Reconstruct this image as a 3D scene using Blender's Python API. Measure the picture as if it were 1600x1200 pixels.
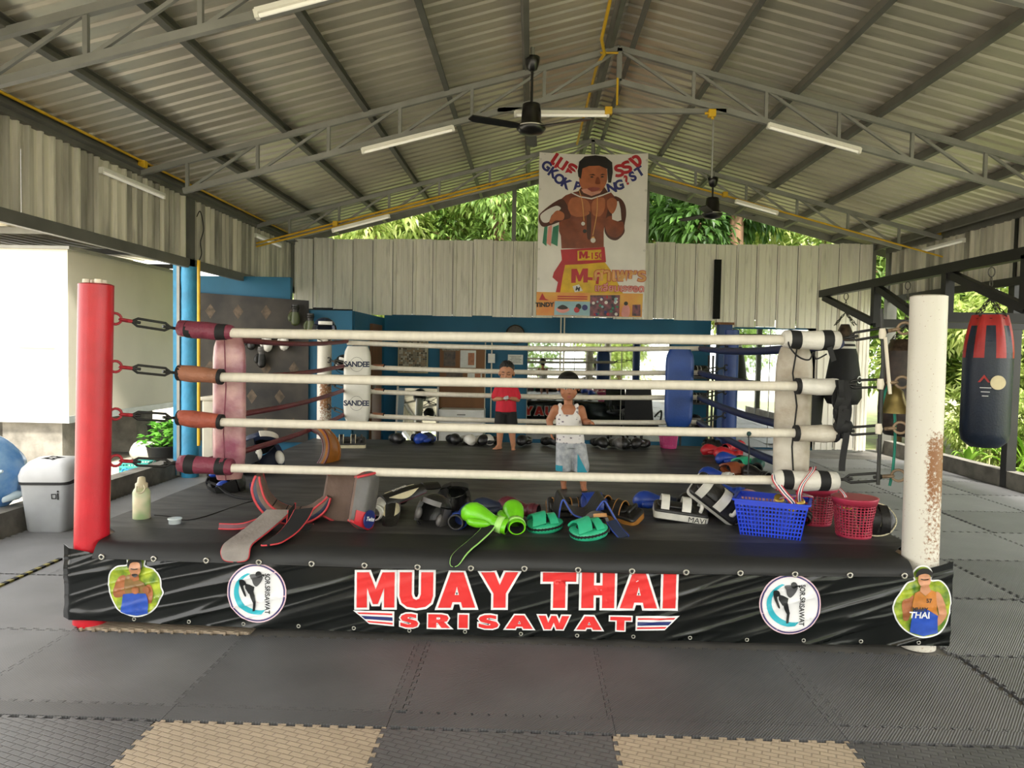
import bpy, bmesh, math, random
from math import sin, cos, pi, sqrt, radians as rad
from mathutils import Vector as V, Matrix, Euler, noise

S = bpy.context.scene
COL = S.collection
for o in list(bpy.data.objects):
    bpy.data.objects.remove(o)
random.seed(7)

# ------------------------------------------------------------------ camera, sky, sun, exposure
cam_d = bpy.data.cameras.new('camera'); cam = bpy.data.objects.new('camera', cam_d); COL.objects.link(cam)
cam_d.sensor_width = 36.0; cam_d.lens = 36.0 * 1170 / 1600; cam_d.clip_end = 300
cam.matrix_world = (Matrix.Translation((0, 0, 1.6)) @ Matrix.Rotation(rad(1.47), 4, 'Z')
                    @ Matrix.Rotation(pi / 2 - rad(2.47), 4, 'X') @ Matrix.Rotation(rad(1.05), 4, 'Z'))
S.camera = cam
W = bpy.data.worlds.new('overcast_sky'); S.world = W; W.use_nodes = True
bg = W.node_tree.nodes['Background']; bg.inputs[0].default_value = (1.0, 0.985, 0.95, 1); bg.inputs[1].default_value = 1.75
sun_d = bpy.data.lights.new('sun', 'SUN'); sun = bpy.data.objects.new('sun', sun_d); COL.objects.link(sun)
sun_d.energy = 4.0; sun_d.angle = rad(9); sun_d.color = (1.0, 0.95, 0.85)
sun.rotation_euler = (rad(38), 0, rad(14)); sun.location = (-6, -8, 14)
S.view_settings.view_transform = 'Standard'; S.view_settings.look = 'None'
S.view_settings.gamma = 1.0; S.view_settings.use_curve_mapping = False
S.view_settings.exposure = 1.4

# ------------------------------------------------------------------ helpers
def lin(h):
    if not isinstance(h, str): return tuple(h)
    h = h.lstrip('#'); c = [int(h[i:i + 2], 16) / 255 for i in (0, 2, 4)]
    return tuple(x / 12.92 if x <= .04045 else ((x + .055) / 1.055) ** 2.4 for x in c)

MATS = {}
def mat(name, col, rough=.6, metal=0., var=.15, scale=6., bump=0., bscale=60., col2=None, spec=.5, coat=0., stretch=(1, 1, 1), trans=0., detail=4.):
    """plain procedural material: colour broken up by noise, fine bump from a second noise"""
    if name in MATS: return MATS[name]
    m = bpy.data.materials.new(name); m.use_nodes = True
    nt = m.node_tree; N = nt.nodes; L = nt.links; b = N['Principled BSDF']
    c = lin(col)
    b.inputs['Roughness'].default_value = rough; b.inputs['Metallic'].default_value = metal
    b.inputs['Specular IOR Level'].default_value = spec
    if coat: b.inputs['Coat Weight'].default_value = coat; b.inputs['Coat Roughness'].default_value = .15
    if trans: b.inputs['Transmission Weight'].default_value = trans
    tc = N.new('ShaderNodeTexCoord'); mp = N.new('ShaderNodeMapping'); mp.inputs['Scale'].default_value = stretch
    L.new(tc.outputs['Object'], mp.inputs[0])
    if var > 0 or col2 is not None:
        nz = N.new('ShaderNodeTexNoise'); nz.inputs['Scale'].default_value = scale; nz.inputs['Detail'].default_value = detail
        L.new(mp.outputs[0], nz.inputs['Vector'])
        mx = N.new('ShaderNodeMix'); mx.data_type = 'RGBA'
        if col2 is None: a, d = [x * (1 - var) for x in c], [min(1, x * (1 + var)) for x in c]
        else: a, d = c, lin(col2)
        mx.inputs['A'].default_value = (*a, 1); mx.inputs['B'].default_value = (*d, 1)
        rp = N.new('ShaderNodeMapRange'); rp.inputs[1].default_value = .35; rp.inputs[2].default_value = .65
        L.new(nz.outputs['Fac'], rp.inputs[0]); L.new(rp.outputs[0], mx.inputs['Factor'])
        L.new(mx.outputs['Result'], b.inputs['Base Color'])
    else:
        b.inputs['Base Color'].default_value = (*c, 1)
    if bump:
        n2 = N.new('ShaderNodeTexNoise'); n2.inputs['Scale'].default_value = bscale; n2.inputs['Detail'].default_value = 3
        L.new(mp.outputs[0], n2.inputs['Vector'])
        bp = N.new('ShaderNodeBump'); bp.inputs['Strength'].default_value = bump; bp.inputs['Distance'].default_value = .01
        L.new(n2.outputs['Fac'], bp.inputs['Height']); L.new(bp.outputs[0], b.inputs['Normal'])
    MATS[name] = m
    return m

class MB:
    """collects shapes for ONE mesh"""
    def __init__(s): s.v = []; s.f = []; s.m = []; s.s = []; s.M = Matrix()
    def add(s, vs, fs, mt=0, smooth=False):
        o = len(s.v); s.v += [tuple(s.M @ V(p)) for p in vs]
        for f in fs: s.f.append([i + o for i in f]); s.m.append(mt); s.s.append(smooth)
        return s
    def box(s, c, d, mt=0, R=None):
        x, y, z = d[0] / 2, d[1] / 2, d[2] / 2
        vs = [V((a * x, b * y, e * z)) for e in (-1, 1) for b in (-1, 1) for a in (-1, 1)]
        if R is not None: vs = [R @ p for p in vs]
        return s.add([p + V(c) for p in vs], [(0, 2, 3, 1), (4, 5, 7, 6), (0, 1, 5, 4), (2, 6, 7, 3), (0, 4, 6, 2), (1, 3, 7, 5)], mt)
    def bar(s, p, q, w, h, mt=0, up=(0, 0, 1)):
        p, q = V(p), V(q); d = (q - p).normalized(); u = V(up)
        if abs(d.dot(u)) > .98: u = V((0, 1, 0))
        x = d.cross(u).normalized(); z = x.cross(d).normalized()
        vs = [b + x * (a * w / 2) + z * (e * h / 2) for b in (p, q) for e in (-1, 1) for a in (-1, 1)]
        return s.add(vs, [(0, 1, 3, 2), (4, 6, 7, 5), (0, 4, 5, 1), (2, 3, 7, 6), (0, 2, 6, 4), (1, 5, 7, 3)], mt)
    def loft(s, rings, mt=0, caps=True, smooth=True, closed=True):
        n = len(rings[0]); vs = [p for r in rings for p in r]; fs = []
        for i in range(len(rings) - 1):
            for j in range(n if closed else n - 1):
                k = (j + 1) % n; fs.append((i * n + j, i * n + k, (i + 1) * n + k, (i + 1) * n + j))
        s.add(vs, fs, mt, smooth)
        if caps:
            s.add(rings[0], [tuple(range(n - 1, -1, -1))], mt, False); s.add(rings[-1], [tuple(range(n))], mt, False)
        return s
    def tube(s, pts, r, n=8, mt=0, caps=True, flat=1.0, up=None):
        pts = [V(p) for p in pts]; R = r if isinstance(r, (list, tuple)) else [r] * len(pts); rings = []; x = None
        for i, p in enumerate(pts):
            d = (pts[min(i + 1, len(pts) - 1)] - pts[max(i - 1, 0)]).normalized()
            if x is None:
                u = V(up) if up else (V((0, 0, 1)) if abs(d.z) < .9 else V((1, 0, 0)))
                x = d.cross(u).normalized()
            else: x = (x - d * x.dot(d)).normalized()
            y = d.cross(x)
            rings.append([p + x * (cos(2 * pi * j / n) * R[i]) + y * (sin(2 * pi * j / n) * R[i] * flat) for j in range(n)])
        return s.loft(rings, mt, caps)
    def cyl(s, p, q, r, n=12, mt=0, r2=None): return s.tube([p, q], [r, r if r2 is None else r2], n, mt)
    def lathe(s, prof, n=20, mt=0, c=(0, 0, 0), smooth=True, sx=1, sy=1):
        rings = [[(c[0] + r * sx * cos(2 * pi * j / n), c[1] + r * sy * sin(2 * pi * j / n), c[2] + z) for j in range(n)] for r, z in prof]
        return s.loft(rings, mt, True, smooth)
    def ell(s, c, r, n=14, m=9, mt=0, R=None):
        c = V(c); rings = []
        for i in range(m + 1):
            t = -pi / 2 + pi * (i + .02 if i == 0 else (i - .02 if i == m else i)) / m
            ring = [V((cos(2 * pi * j / n) * cos(t) * r[0], sin(2 * pi * j / n) * cos(t) * r[1], sin(t) * r[2])) for j in range(n)]
            rings.append([c + ((R @ p) if R is not None else p) for p in ring])
        return s.loft(rings, mt)
    def prism(s, poly, z0, z1, mt=0, mt_side=None):
        n = len(poly); vs = [(x, y, z0) for x, y in poly] + [(x, y, z1) for x, y in poly]
        s.add(vs, [tuple(range(n, 2 * n)), tuple(range(n - 1, -1, -1))], mt)
        return s.add(vs, [(i, (i + 1) % n, n + (i + 1) % n, n + i) for i in range(n)], mt if mt_side is None else mt_side)
    def sheet(s, fn, nu, nv, t=.004, mt=0, smooth=True, mt_in=None, mt_rim=None):
        """surface fn(u,v) given thickness t along its normal"""
        P = [[V(fn(i / nu, j / nv)) for j in range(nv + 1)] for i in range(nu + 1)]
        A, B = [], []
        for i in range(nu + 1):
            for j in range(nv + 1):
                du = P[min(i + 1, nu)][j] - P[max(i - 1, 0)][j]; dv = P[i][min(j + 1, nv)] - P[i][max(j - 1, 0)]
                n_ = du.cross(dv)
                if n_.length < 1e-12: n_ = V((0, 0, 1))
                n_.normalize(); A.append(P[i][j] + n_ * (t / 2)); B.append(P[i][j] - n_ * (t / 2))
        k = nv + 1; q = lambda i, j: i * k + j
        F = [(q(i, j), q(i + 1, j), q(i + 1, j + 1), q(i, j + 1)) for i in range(nu) for j in range(nv)]
        s.add(A, F, mt, smooth); s.add(B, [f[::-1] for f in F], mt if mt_in is None else mt_in, smooth)
        loop = [q(i, 0) for i in range(nu + 1)] + [q(nu, j) for j in range(1, nv + 1)] + [q(i, nv) for i in range(nu - 1, -1, -1)] + [q(0, j) for j in range(nv - 1, 0, -1)]
        n = len(loop); vs = [A[i] for i in loop] + [B[i] for i in loop]
        return s.add(vs, [(n + i, n + (i + 1) % n, (i + 1) % n, i) for i in range(n)], (mt if mt_rim is None else mt_rim), False)
    def puff(s, poly, t, mt=0, lv=5, z=0., p=2.6, flat=1.0):
        """inflated pad over a star-shaped outline; flat scales the underside"""
        cx = sum(a for a, b in poly) / len(poly); cy = sum(b for a, b in poly) / len(poly); rings = []
        ks = [(.03, -1)] + [(sin(pi / 2 * k / lv), -1) for k in range(1, lv)] + [(1, 0)] + [(sin(pi / 2 * k / lv), 1) for k in range(lv - 1, 0, -1)] + [(.03, 1)]
        for k, sg in ks:
            h = max(0, 1 - k ** p) ** (1 / p) * t / 2 * (flat if sg < 0 else 1)
            rings.append([(cx + (a - cx) * k, cy + (b - cy) * k, z + sg * h) for a, b in poly])
        return s.loft(rings, mt)
    def mesh(s, name, mats, bevel=0):
        me = bpy.data.meshes.new(name); me.from_pydata(s.v, [], s.f)
        for m in (mats if isinstance(mats, (list, tuple)) else [mats]): me.materials.append(m)
        me.polygons.foreach_set('material_index', s.m); me.polygons.foreach_set('use_smooth', s.s); me.update()
        return me
    def build(s, name, mats, parent=None, loc=None, rot=None, bevel=0, seg=2, recalc=True):
        me = s.mesh(name, mats)
        if recalc:
            bm = bmesh.new(); bm.from_mesh(me); bmesh.ops.recalc_face_normals(bm, faces=bm.faces); bm.to_mesh(me); bm.free()
        return obj(name, me, parent, loc, rot, bevel, seg)

def obj(name, me, parent=None, loc=None, rot=None, bevel=0, seg=2):
    o = bpy.data.objects.new(name, me); COL.objects.link(o)
    if parent is not None: o.parent = parent
    if loc is not None: o.location = loc
    if rot is not None: o.rotation_euler = rot
    if bevel:
        b = o.modifiers.new('bevel', 'BEVEL'); b.width = bevel; b.segments = seg; b.limit_method = 'ANGLE'; b.angle_limit = rad(35)
    return o
def tag(o, label, cat=None, group=None, kind=None):
    o['label'] = label
    if cat: o['category'] = cat
    if group: o['group'] = group
    if kind: o['kind'] = kind
    return o
def emp(name, label=None, cat=None, loc=(0, 0, 0), rot=(0, 0, 0), group=None, kind=None):
    o = bpy.data.objects.new(name, None); COL.objects.link(o); o.location = loc; o.rotation_euler = rot
    o.empty_display_size = .1
    if label: tag(o, label, cat, group, kind)
    return o
def copy_tree(o, parent=None):
    c = o.copy(); COL.objects.link(c); c.parent = parent
    for ch in list(o.children): copy_tree(ch, c)
    return c
def clone(o, label, loc, rot, group=None, scale=None):
    c = copy_tree(o); c['label'] = label; c.location = loc; c.rotation_euler = rot
    if group: c['group'] = group
    if scale: c.scale = (scale,) * 3
    return c

def spline(pts, k=6, closed=False):
    """Catmull-Rom through pts (any dimension)"""
    n = len(pts); out = []
    rng = range(n) if closed else range(n - 1)
    for i in rng:
        g = (lambda j: pts[j % n]) if closed else (lambda j: pts[max(0, min(n - 1, j))])
        a, b, c, d = g(i - 1), g(i), g(i + 1), g(i + 2)
        for q in range(k):
            t = q / k
            out.append(tuple(.5 * (2 * b[e] + (c[e] - a[e]) * t + (2 * a[e] - 5 * b[e] + 4 * c[e] - d[e]) * t * t + (3 * b[e] - a[e] - 3 * c[e] + d[e]) * t ** 3) for e in range(len(b))))
    if not closed: out.append(tuple(pts[-1]))
    return out
def rrect(w, h, r, k=4, cx=0, cy=0):
    out = []
    for sx, sy, a0 in ((1, 1, 0), (-1, 1, 90), (-1, -1, 180), (1, -1, 270)):
        for i in range(k + 1):
            a = rad(a0 + 90 * i / k); out.append((cx + sx * (w / 2 - r) + r * cos(a), cy + sy * (h / 2 - r) + r * sin(a)))
    return out
def circle(r, n=32, cx=0, cy=0, ry=None): return [(cx + r * cos(2 * pi * i / n), cy + (ry or r) * sin(2 * pi * i / n)) for i in range(n)]

# flat print: 2D curves (polygons or text) turned into a thin mesh on a frame, optionally following a surface
def curve_mesh(cu):
    o = bpy.data.objects.new('tmp', cu); me = bpy.data.meshes.new_from_object(o)
    bpy.data.objects.remove(o); bpy.data.curves.remove(cu)
    return me
def shape2d(polys, offset=0.):
    cu = bpy.data.curves.new('tmp', 'CURVE'); cu.dimensions = '2D'; cu.fill_mode = 'BOTH'; cu.offset = offset
    for p in polys:
        sp = cu.splines.new('POLY'); sp.points.add(len(p) - 1); sp.use_cyclic_u = True
        for q, pt in zip(sp.points, p): q.co = (pt[0], pt[1], 0, 1)
    return curve_mesh(cu)
def text2d(body, size, offset=0., space=1., ax='CENTER', shear=0., xs=1.):
    cu = bpy.data.curves.new('tmp', 'FONT'); cu.body = body; cu.size = size; cu.align_x = ax; cu.offset = offset
    cu.space_character = space; cu.shear = shear
    me = curve_mesh(cu)
    if xs != 1:
        for v in me.vertices: v.co.x *= xs
    return me
def print_flat(name, me, material, parent, M=None, fn=None, maxlen=None, label=None):
    """puts a 2D mesh on a frame M (local z = out of the surface) or on a surface fn(x,y)"""
    bm = bmesh.new(); bm.from_mesh(me); bpy.data.meshes.remove(me)
    bmesh.ops.remove_doubles(bm, verts=bm.verts, dist=1e-5)
    bmesh.ops.triangulate(bm, faces=bm.faces)
    if maxlen:
        for _ in range(6):
            es = [e for e in bm.edges if e.calc_length() > maxlen]
            if not es: break
            bmesh.ops.subdivide_edges(bm, edges=es, cuts=1); bmesh.ops.triangulate(bm, faces=bm.faces)
    for v in bm.verts:
        if fn: v.co = V(fn(v.co.x, v.co.y))
        elif M: v.co = M @ v.co
    m2 = bpy.data.meshes.new(name); bm.to_mesh(m2); bm.free(); m2.materials.clear(); m2.materials.append(material)
    for p in m2.polygons: p.use_smooth = fn is not None
    o = obj(name, m2, parent)
    if label: o['label'] = label
    return o
def fr(o, x=(1, 0, 0), y=(0, 0, 1)):
    """frame matrix: origin, x axis, y axis -> local XY plane"""
    x = V(x).normalized(); y = V(y).normalized(); z = x.cross(y)
    return Matrix(((x.x, y.x, z.x, o[0]), (x.y, y.y, z.y, o[1]), (x.z, y.z, z.z, o[2]), (0, 0, 0, 1)))

# ------------------------------------------------------------------ materials with a pattern
def nodes(name):
    m = bpy.data.materials.new(name); m.use_nodes = True; MATS[name] = m
    return m, m.node_tree.nodes, m.node_tree.links, m.node_tree.nodes['Principled BSDF']
def foam(name, col, weave=False, var=.22):
    """foam mat: fine diagonal ribs or a basket weave pressed into the surface, dusty patches"""
    m, N, L, b = nodes(name); c = lin(col)
    tc = N.new('ShaderNodeTexCoord'); mp = N.new('ShaderNodeMapping'); L.new(tc.outputs['Object'], mp.inputs[0])
    nz = N.new('ShaderNodeTexNoise'); nz.inputs['Scale'].default_value = 2.3; nz.inputs['Detail'].default_value = 6
    geo = N.new('ShaderNodeNewGeometry'); L.new(geo.outputs['Position'], nz.inputs['Vector'])
    oi = N.new('ShaderNodeObjectInfo'); ad = N.new('ShaderNodeMath'); ad.operation = 'MULTIPLY_ADD'; ad.inputs[1].default_value = .25
    L.new(oi.outputs['Random'], ad.inputs[0]); L.new(nz.outputs['Fac'], ad.inputs[2])
    rp = N.new('ShaderNodeMapRange'); rp.inputs[1].default_value = .3; rp.inputs[2].default_value = .9; L.new(ad.outputs[0], rp.inputs[0])
    mx = N.new('ShaderNodeMix'); mx.data_type = 'RGBA'
    mx.inputs['A'].default_value = (*[x * (1 - var) for x in c], 1); mx.inputs['B'].default_value = (*[x * (1 + var * 1.3) for x in c], 1)
    L.new(rp.outputs[0], mx.inputs['Factor'])
    bp = N.new('ShaderNodeBump')
    if weave:
        ck = N.new('ShaderNodeTexBrick'); ck.inputs['Scale'].default_value = 1.0; ck.inputs['Brick Width'].default_value = .062; ck.inputs['Row Height'].default_value = .03
        ck.inputs['Mortar Size'].default_value = .005; ck.inputs['Mortar Smooth'].default_value = .8; ck.offset = .5
        ck.inputs['Color1'].default_value = (1, 1, 1, 1); ck.inputs['Color2'].default_value = (.82, .82, .82, 1); ck.inputs['Mortar'].default_value = (.45, .45, .45, 1)
        mp.inputs['Rotation'].default_value = (0, 0, rad(20)); L.new(mp.outputs[0], ck.inputs['Vector'])
        mu = N.new('ShaderNodeMix'); mu.data_type = 'RGBA'; mu.blend_type = 'MULTIPLY'; mu.inputs['Factor'].default_value = .55
        L.new(mx.outputs['Result'], mu.inputs['A']); L.new(ck.outputs['Color'], mu.inputs['B']); L.new(mu.outputs['Result'], b.inputs['Base Color'])
        L.new(ck.outputs['Color'], bp.inputs['Height']); bp.inputs['Strength'].default_value = .7; bp.inputs['Distance'].default_value = .006
    else:
        wv = N.new('ShaderNodeTexWave'); wv.inputs['Scale'].default_value = 30; wv.inputs['Distortion'].default_value = .4; wv.inputs['Detail'].default_value = 1
        mp.inputs['Rotation'].default_value = (0, 0, rad(38)); L.new(mp.outputs[0], wv.inputs['Vector'])
        mu = N.new('ShaderNodeMix'); mu.data_type = 'RGBA'; mu.blend_type = 'MULTIPLY'; mu.inputs['Factor'].default_value = .34
        L.new(mx.outputs['Result'], mu.inputs['A']); L.new(wv.outputs['Color'], mu.inputs['B']); L.new(mu.outputs['Result'], b.inputs['Base Color'])
        L.new(wv.outputs['Fac'], bp.inputs['Height']); bp.inputs['Strength'].default_value = .5; bp.inputs['Distance'].default_value = .004
    L.new(bp.outputs[0], b.inputs['Normal']); b.inputs['Roughness'].default_value = .5; b.inputs['Specular IOR Level'].default_value = .5
    return m
def sheet_metal(name, col, metal=.55, rough=.38, var=.16, dirt=.35, dirtcol='#4a3f30', stretch=(1, 1, .12)):
    """galvanised sheet: per-sheet tone, streaks running along the sheet, dirt specks"""
    m, N, L, b = nodes(name); c = lin(col)
    oi = N.new('ShaderNodeObjectInfo'); geo = N.new('ShaderNodeNewGeometry'); mp = N.new('ShaderNodeMapping'); mp.inputs['Scale'].default_value = stretch
    L.new(geo.outputs['Position'], mp.inputs[0])
    nz = N.new('ShaderNodeTexNoise'); nz.inputs['Scale'].default_value = 7; nz.inputs['Detail'].default_value = 5; L.new(mp.outputs[0], nz.inputs['Vector'])
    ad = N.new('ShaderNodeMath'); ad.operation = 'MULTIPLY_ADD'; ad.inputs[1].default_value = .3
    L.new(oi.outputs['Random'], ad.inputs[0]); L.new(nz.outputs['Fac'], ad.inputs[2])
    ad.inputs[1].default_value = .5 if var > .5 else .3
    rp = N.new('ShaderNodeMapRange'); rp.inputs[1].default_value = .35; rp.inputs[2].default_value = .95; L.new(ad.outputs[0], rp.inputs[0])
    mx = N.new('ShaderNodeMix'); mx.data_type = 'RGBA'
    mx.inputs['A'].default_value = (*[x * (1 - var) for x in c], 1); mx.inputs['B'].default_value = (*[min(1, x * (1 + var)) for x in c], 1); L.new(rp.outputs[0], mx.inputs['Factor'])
    n2 = N.new('ShaderNodeTexNoise'); n2.inputs['Scale'].default_value = 16; n2.inputs['Detail'].default_value = 6; L.new(mp.outputs[0], n2.inputs['Vector'])
    r2 = N.new('ShaderNodeMapRange'); r2.inputs[1].default_value = .58; r2.inputs[2].default_value = .78; r2.inputs[4].default_value = dirt; L.new(n2.outputs['Fac'], r2.inputs[0])
    m2 = N.new('ShaderNodeMix'); m2.data_type = 'RGBA'; m2.inputs['B'].default_value = (*lin(dirtcol), 1)
    L.new(mx.outputs['Result'], m2.inputs['A']); L.new(r2.outputs[0], m2.inputs['Factor']); L.new(m2.outputs['Result'], b.inputs['Base Color'])
    b.inputs['Metallic'].default_value = metal; b.inputs['Roughness'].default_value = rough
    return m
def leafmat(name, c1, c2):
    m, N, L, b = nodes(name)
    oi = N.new('ShaderNodeNewGeometry'); mx = N.new('ShaderNodeMix'); mx.data_type = 'RGBA'
    nz = N.new('ShaderNodeTexNoise'); nz.inputs['Scale'].default_value = 1.6; nz.inputs['Detail'].default_value = 3; L.new(oi.outputs['Position'], nz.inputs['Vector'])
    ad = N.new('ShaderNodeMath'); ad.operation = 'MULTIPLY_ADD'; ad.inputs[1].default_value = .55
    L.new(oi.outputs['Random Per Island'], ad.inputs[0]); L.new(nz.outputs['Fac'], ad.inputs[2])
    rp = N.new('ShaderNodeMapRange'); rp.inputs[1].default_value = .4; rp.inputs[2].default_value = 1.1; L.new(ad.outputs[0], rp.inputs[0])
    mx.inputs['A'].default_value = (*lin(c1), 1); mx.inputs['B'].default_value = (*lin(c2), 1); L.new(rp.outputs[0], mx.inputs['Factor'])
    L.new(mx.outputs['Result'], b.inputs['Base Color']); b.inputs['Roughness'].default_value = .45
    tr = N.new('ShaderNodeBsdfTranslucent'); L.new(mx.outputs['Result'], tr.inputs['Color'])
    ms = N.new('ShaderNodeMixShader'); ms.inputs[0].default_value = .4; out = N['Material Output']
    L.new(b.outputs[0], ms.inputs[1]); L.new(tr.outputs[0], ms.inputs[2]); L.new(ms.outputs[0], out.inputs['Surface'])
    return m

m_slab = mat('concrete', '#6f6c66', .85, var=.25, scale=3, bump=.3)
m_yard = mat('yard_concrete', '#b9b3a5', .9, var=.18, scale=1.2, bump=.3, bscale=20)
m_soil = mat('garden_soil', '#7d7757', .95, var=.4, scale=2, bump=.8, bscale=15, col2='#8fa35a')
m_gap = mat('dark_gap', '#0b0b0c', .9, var=0)
m_foam = foam('grey_ribbed_foam', '#606061')
m_foam2 = foam('grey_weave_foam', '#5b5b5c', True)
m_beige = foam('beige_weave_foam', '#b5a48e', True, .12)
m_foam3 = foam('worn_grey_foam', '#727273')
m_roof = sheet_metal('roof_sheet_metal', '#d8d1bf', .75, .42, .12, .22, '#6b604a', (.12, 1, 1))
m_clad = sheet_metal('cladding_metal', '#f0eadd', .12, .45, .1, .35, '#5b4c38')
m_clad2 = sheet_metal('side_cladding_metal', '#b5b0a0', .2, .5, .62, .4, '#3f372c')  # wide random tone per sheet stands in for ribs catching light; dirt on top
m_steel = mat('grey_steel', '#8c8b84', .5, .2, var=.12, scale=4)
m_purlin = mat('dark_purlin_steel', '#6a6962', .5, .25, var=.15, scale=3)
m_black = mat('black_steel', '#1b1b1b', .45, .2, var=.2, scale=5)
m_yellow = mat('yellow_conduit', '#d6a91f', .45, var=.1)
m_blue = mat('blue_wall_paint', '#0a5a7a', .6, var=.1, scale=1.5, bump=.1)
m_blue2 = mat('light_blue_paint', '#2a7fa6', .55, var=.15, scale=6, bump=.5, bscale=25)
m_conc2 = mat('curb_concrete', '#77736b', .9, var=.3, scale=5, bump=.5, bscale=30)
m_white = mat('white_paint', '#e6e5df', .5, var=.04)
m_cream = mat('cream_panel', '#e3dac6', .55, var=.04)

def struct(o, label, cat=None):
    tag(o, label, cat, None, 'structure'); return o

# ------------------------------------------------------------------ floor: slab, foam mats
floor = MB().box((.9, 4.6, -.12), (11.2, 17.6, .2)).build('floor', m_slab)
struct(floor, 'concrete floor slab covered by interlocking foam mats', 'floor')
P_ = .97 / 13
def puzzle(w, h, edges, d=.02):
    """outline of an interlocking mat, edges = (near, right, far, left) of 'o' out, 'i' in, 'f' flat"""
    out = []; g = .0012
    corners = [(g, g), (w - g, g), (w - g, h - g), (g, h - g)]; dirs = [(1, 0), (0, 1), (-1, 0), (0, -1)]
    lens = [w, h, w, h]
    for e in range(4):
        cx, cy = corners[e]; dx, dy = dirs[e]; nx, ny = dy, -dx; n = max(1, round(lens[e] / P_)); p = (lens[e] - 2 * g) / n
        out.append((cx, cy))
        if edges[e] == 'f': continue
        sg = 1 if edges[e] == 'o' else -1; q = .003; fl = .006
        # the notch mirrors a tooth of the neighbour, so it is cut where that tooth stands
        for i in range(n):
            w0 = .26 if sg > 0 else .24; a0, a1 = (i + w0) * p, (i + 1 - w0) * p
            for t, k in ((a0, 0), (a0 - fl, d), (a1 + fl, d), (a1, 0)):
                out.append((cx + dx * t + nx * k * sg, cy + dy * t + ny * k * sg))
    return out
PUZ = {}
def foam_mat(x, y, w, h, edges, material, name='foam_mat', z=0., rot=0.):
    key = (round(w, 3), round(h, 3), edges, material.name)
    if key not in PUZ: PUZ[key] = MB().prism(puzzle(w, h, edges), -.019, 0).mesh(name, material)
    return obj(name, PUZ[key], floor, (x, y, z), (0, 0, rot))
cx = lambda k: -.585 + .97 * k
# nearest rows: basket weave, grey and beige
for k in range(-3, 5):
    foam_mat(cx(k), 2.13, .97, .97, 'oiio', m_beige if k in (-1, 1) else m_foam2, z=-.001 * (k % 2))
    foam_mat(cx(k), 1.16, .97, .97, 'oioo', m_foam2)
    foam_mat(cx(k), .19, .97, .97, 'ofoo' if k == 4 else 'oioo', m_foam)
# row before the ring with its border strips
for k in range(-3, 3):
    x = cx(k); x0 = .06 if k in (0, 2) else 0
    if x0: foam_mat(x, 3.245, x0, .82, 'fifo', m_foam, 'edge_strip')
    foam_mat(x + x0, 3.245, .97 - x0, .82, 'oiio', m_foam3 if k < -1 else m_foam, z=random.uniform(-.002, 0))
    foam_mat(x, 3.105, .97, .138, 'ffif', m_foam, 'edge_strip')
for k in range(-3, -2):
    foam_mat(cx(k) - .0, 4.07, .97, .97, 'oiio', m_foam3)
    foam_mat(cx(k) - .97, 4.07, .97, .97, 'oiio', m_foam3); foam_mat(cx(k) - .97, 3.1, .97, .97, 'oiio', m_foam3)
# beige mats peeping out from under the ring
for k in range(-2, -1): foam_mat(cx(k), 4.09, .97, .97, 'ifff', m_beige, z=-.003)
# mats right of the ring
random.seed(3)
for j in range(11):
    for i in range(4):
        y = 3.1 + .985 * j
        if y + 1 > 12.9: continue
        if i == 0 and j == 0: pass
        foam_mat(2.37 + .99 * i - (.04 if j % 2 else 0), y, .97, .97, 'oiio', m_foam3 if (i + j) % 3 else m_foam, z=random.uniform(-.004, 0), rot=rad(random.uniform(-.6, .6)))
# old rubber floor on the left and its yellow and black edging
for j in range(5):
    for i in range(2): foam_mat(-4.27 + .97 * i, 5.04 + .97 * j, .97, .97, 'oiio', m_foam3)
for j in range(4):
    for i in range(7): foam_mat(-2.5 + .97 * i, 9.05 + .97 * j, .97, .97, 'oiio', m_foam)
es = MB()
for i in range(26): es.box((-3.46, 4.2 + .047 * i, .004), (.03, .044, .018), i % 2)
o = es.build('edging_strip', [mat('edging_yellow', '#7d7434', .7), m_gap], floor, rot=(0, 0, rad(0)))

# ------------------------------------------------------------------ roof
RX, RZ, SL = .835, 4.84, .265
roof_z = lambda x: RZ - SL * abs(x - RX)
ceiling = emp('ceiling', 'corrugated metal gable roof seen from below', 'roof', kind='structure')
prof = []
for i in range(4):
    y = i * .19
    prof += [(y, 0), (y + .105, 0), (y + .122, .017), (y + .168, .017), (y + .185, 0)]
prof.append((.78, 0))
def roof_sheet_mesh(x0, x1, name):
    b = MB(); vs = []; n = len(prof)
    for x in (x0, x1):
        vs += [(x, y, roof_z(x) + z) for y, z in prof]
    b.add(vs, [(i, i + 1, n + i + 1, n + i) for i in range(n - 1)], 0, False)
    return b.mesh(name, m_roof)
rl, rr = roof_sheet_mesh(RX + .02, -4.55, 'roof_sheet'), roof_sheet_mesh(RX - .02, 6.3, 'roof_sheet')
for j in range(21):
    y = -2.75 + .76 * j
    obj('roof_sheet', rl, ceiling, (0, y, random.uniform(0, .004))); obj('roof_sheet', rr, ceiling, (0, y, random.uniform(0, .004)))
MB().bar((RX, -2.75, RZ + .03), (RX, 13.2, RZ + .03), .5, .01).build('ridge_cap', m_roof, ceiling)
for sg in (-1, 1):
    for off in (.12, .97, 1.79, 2.62, 3.46, 4.28, 4.95):
        x = RX + sg * off; z = roof_z(x) - .06; p = MB()
        up = V((SL * sg, 0, 1)).normalized()
        p.bar((x, -2.7, z), (x, 13.1, z), .012, .1, 0, up)
        for e in (-1, 1): p.bar(V((x + .02, -2.7, z)) + up * .045 * e, V((x + .02, 13.1, z)) + up * .045 * e, .05, .008, 0, up)
        p.build('purlin', m_purlin, ceiling)
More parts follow.
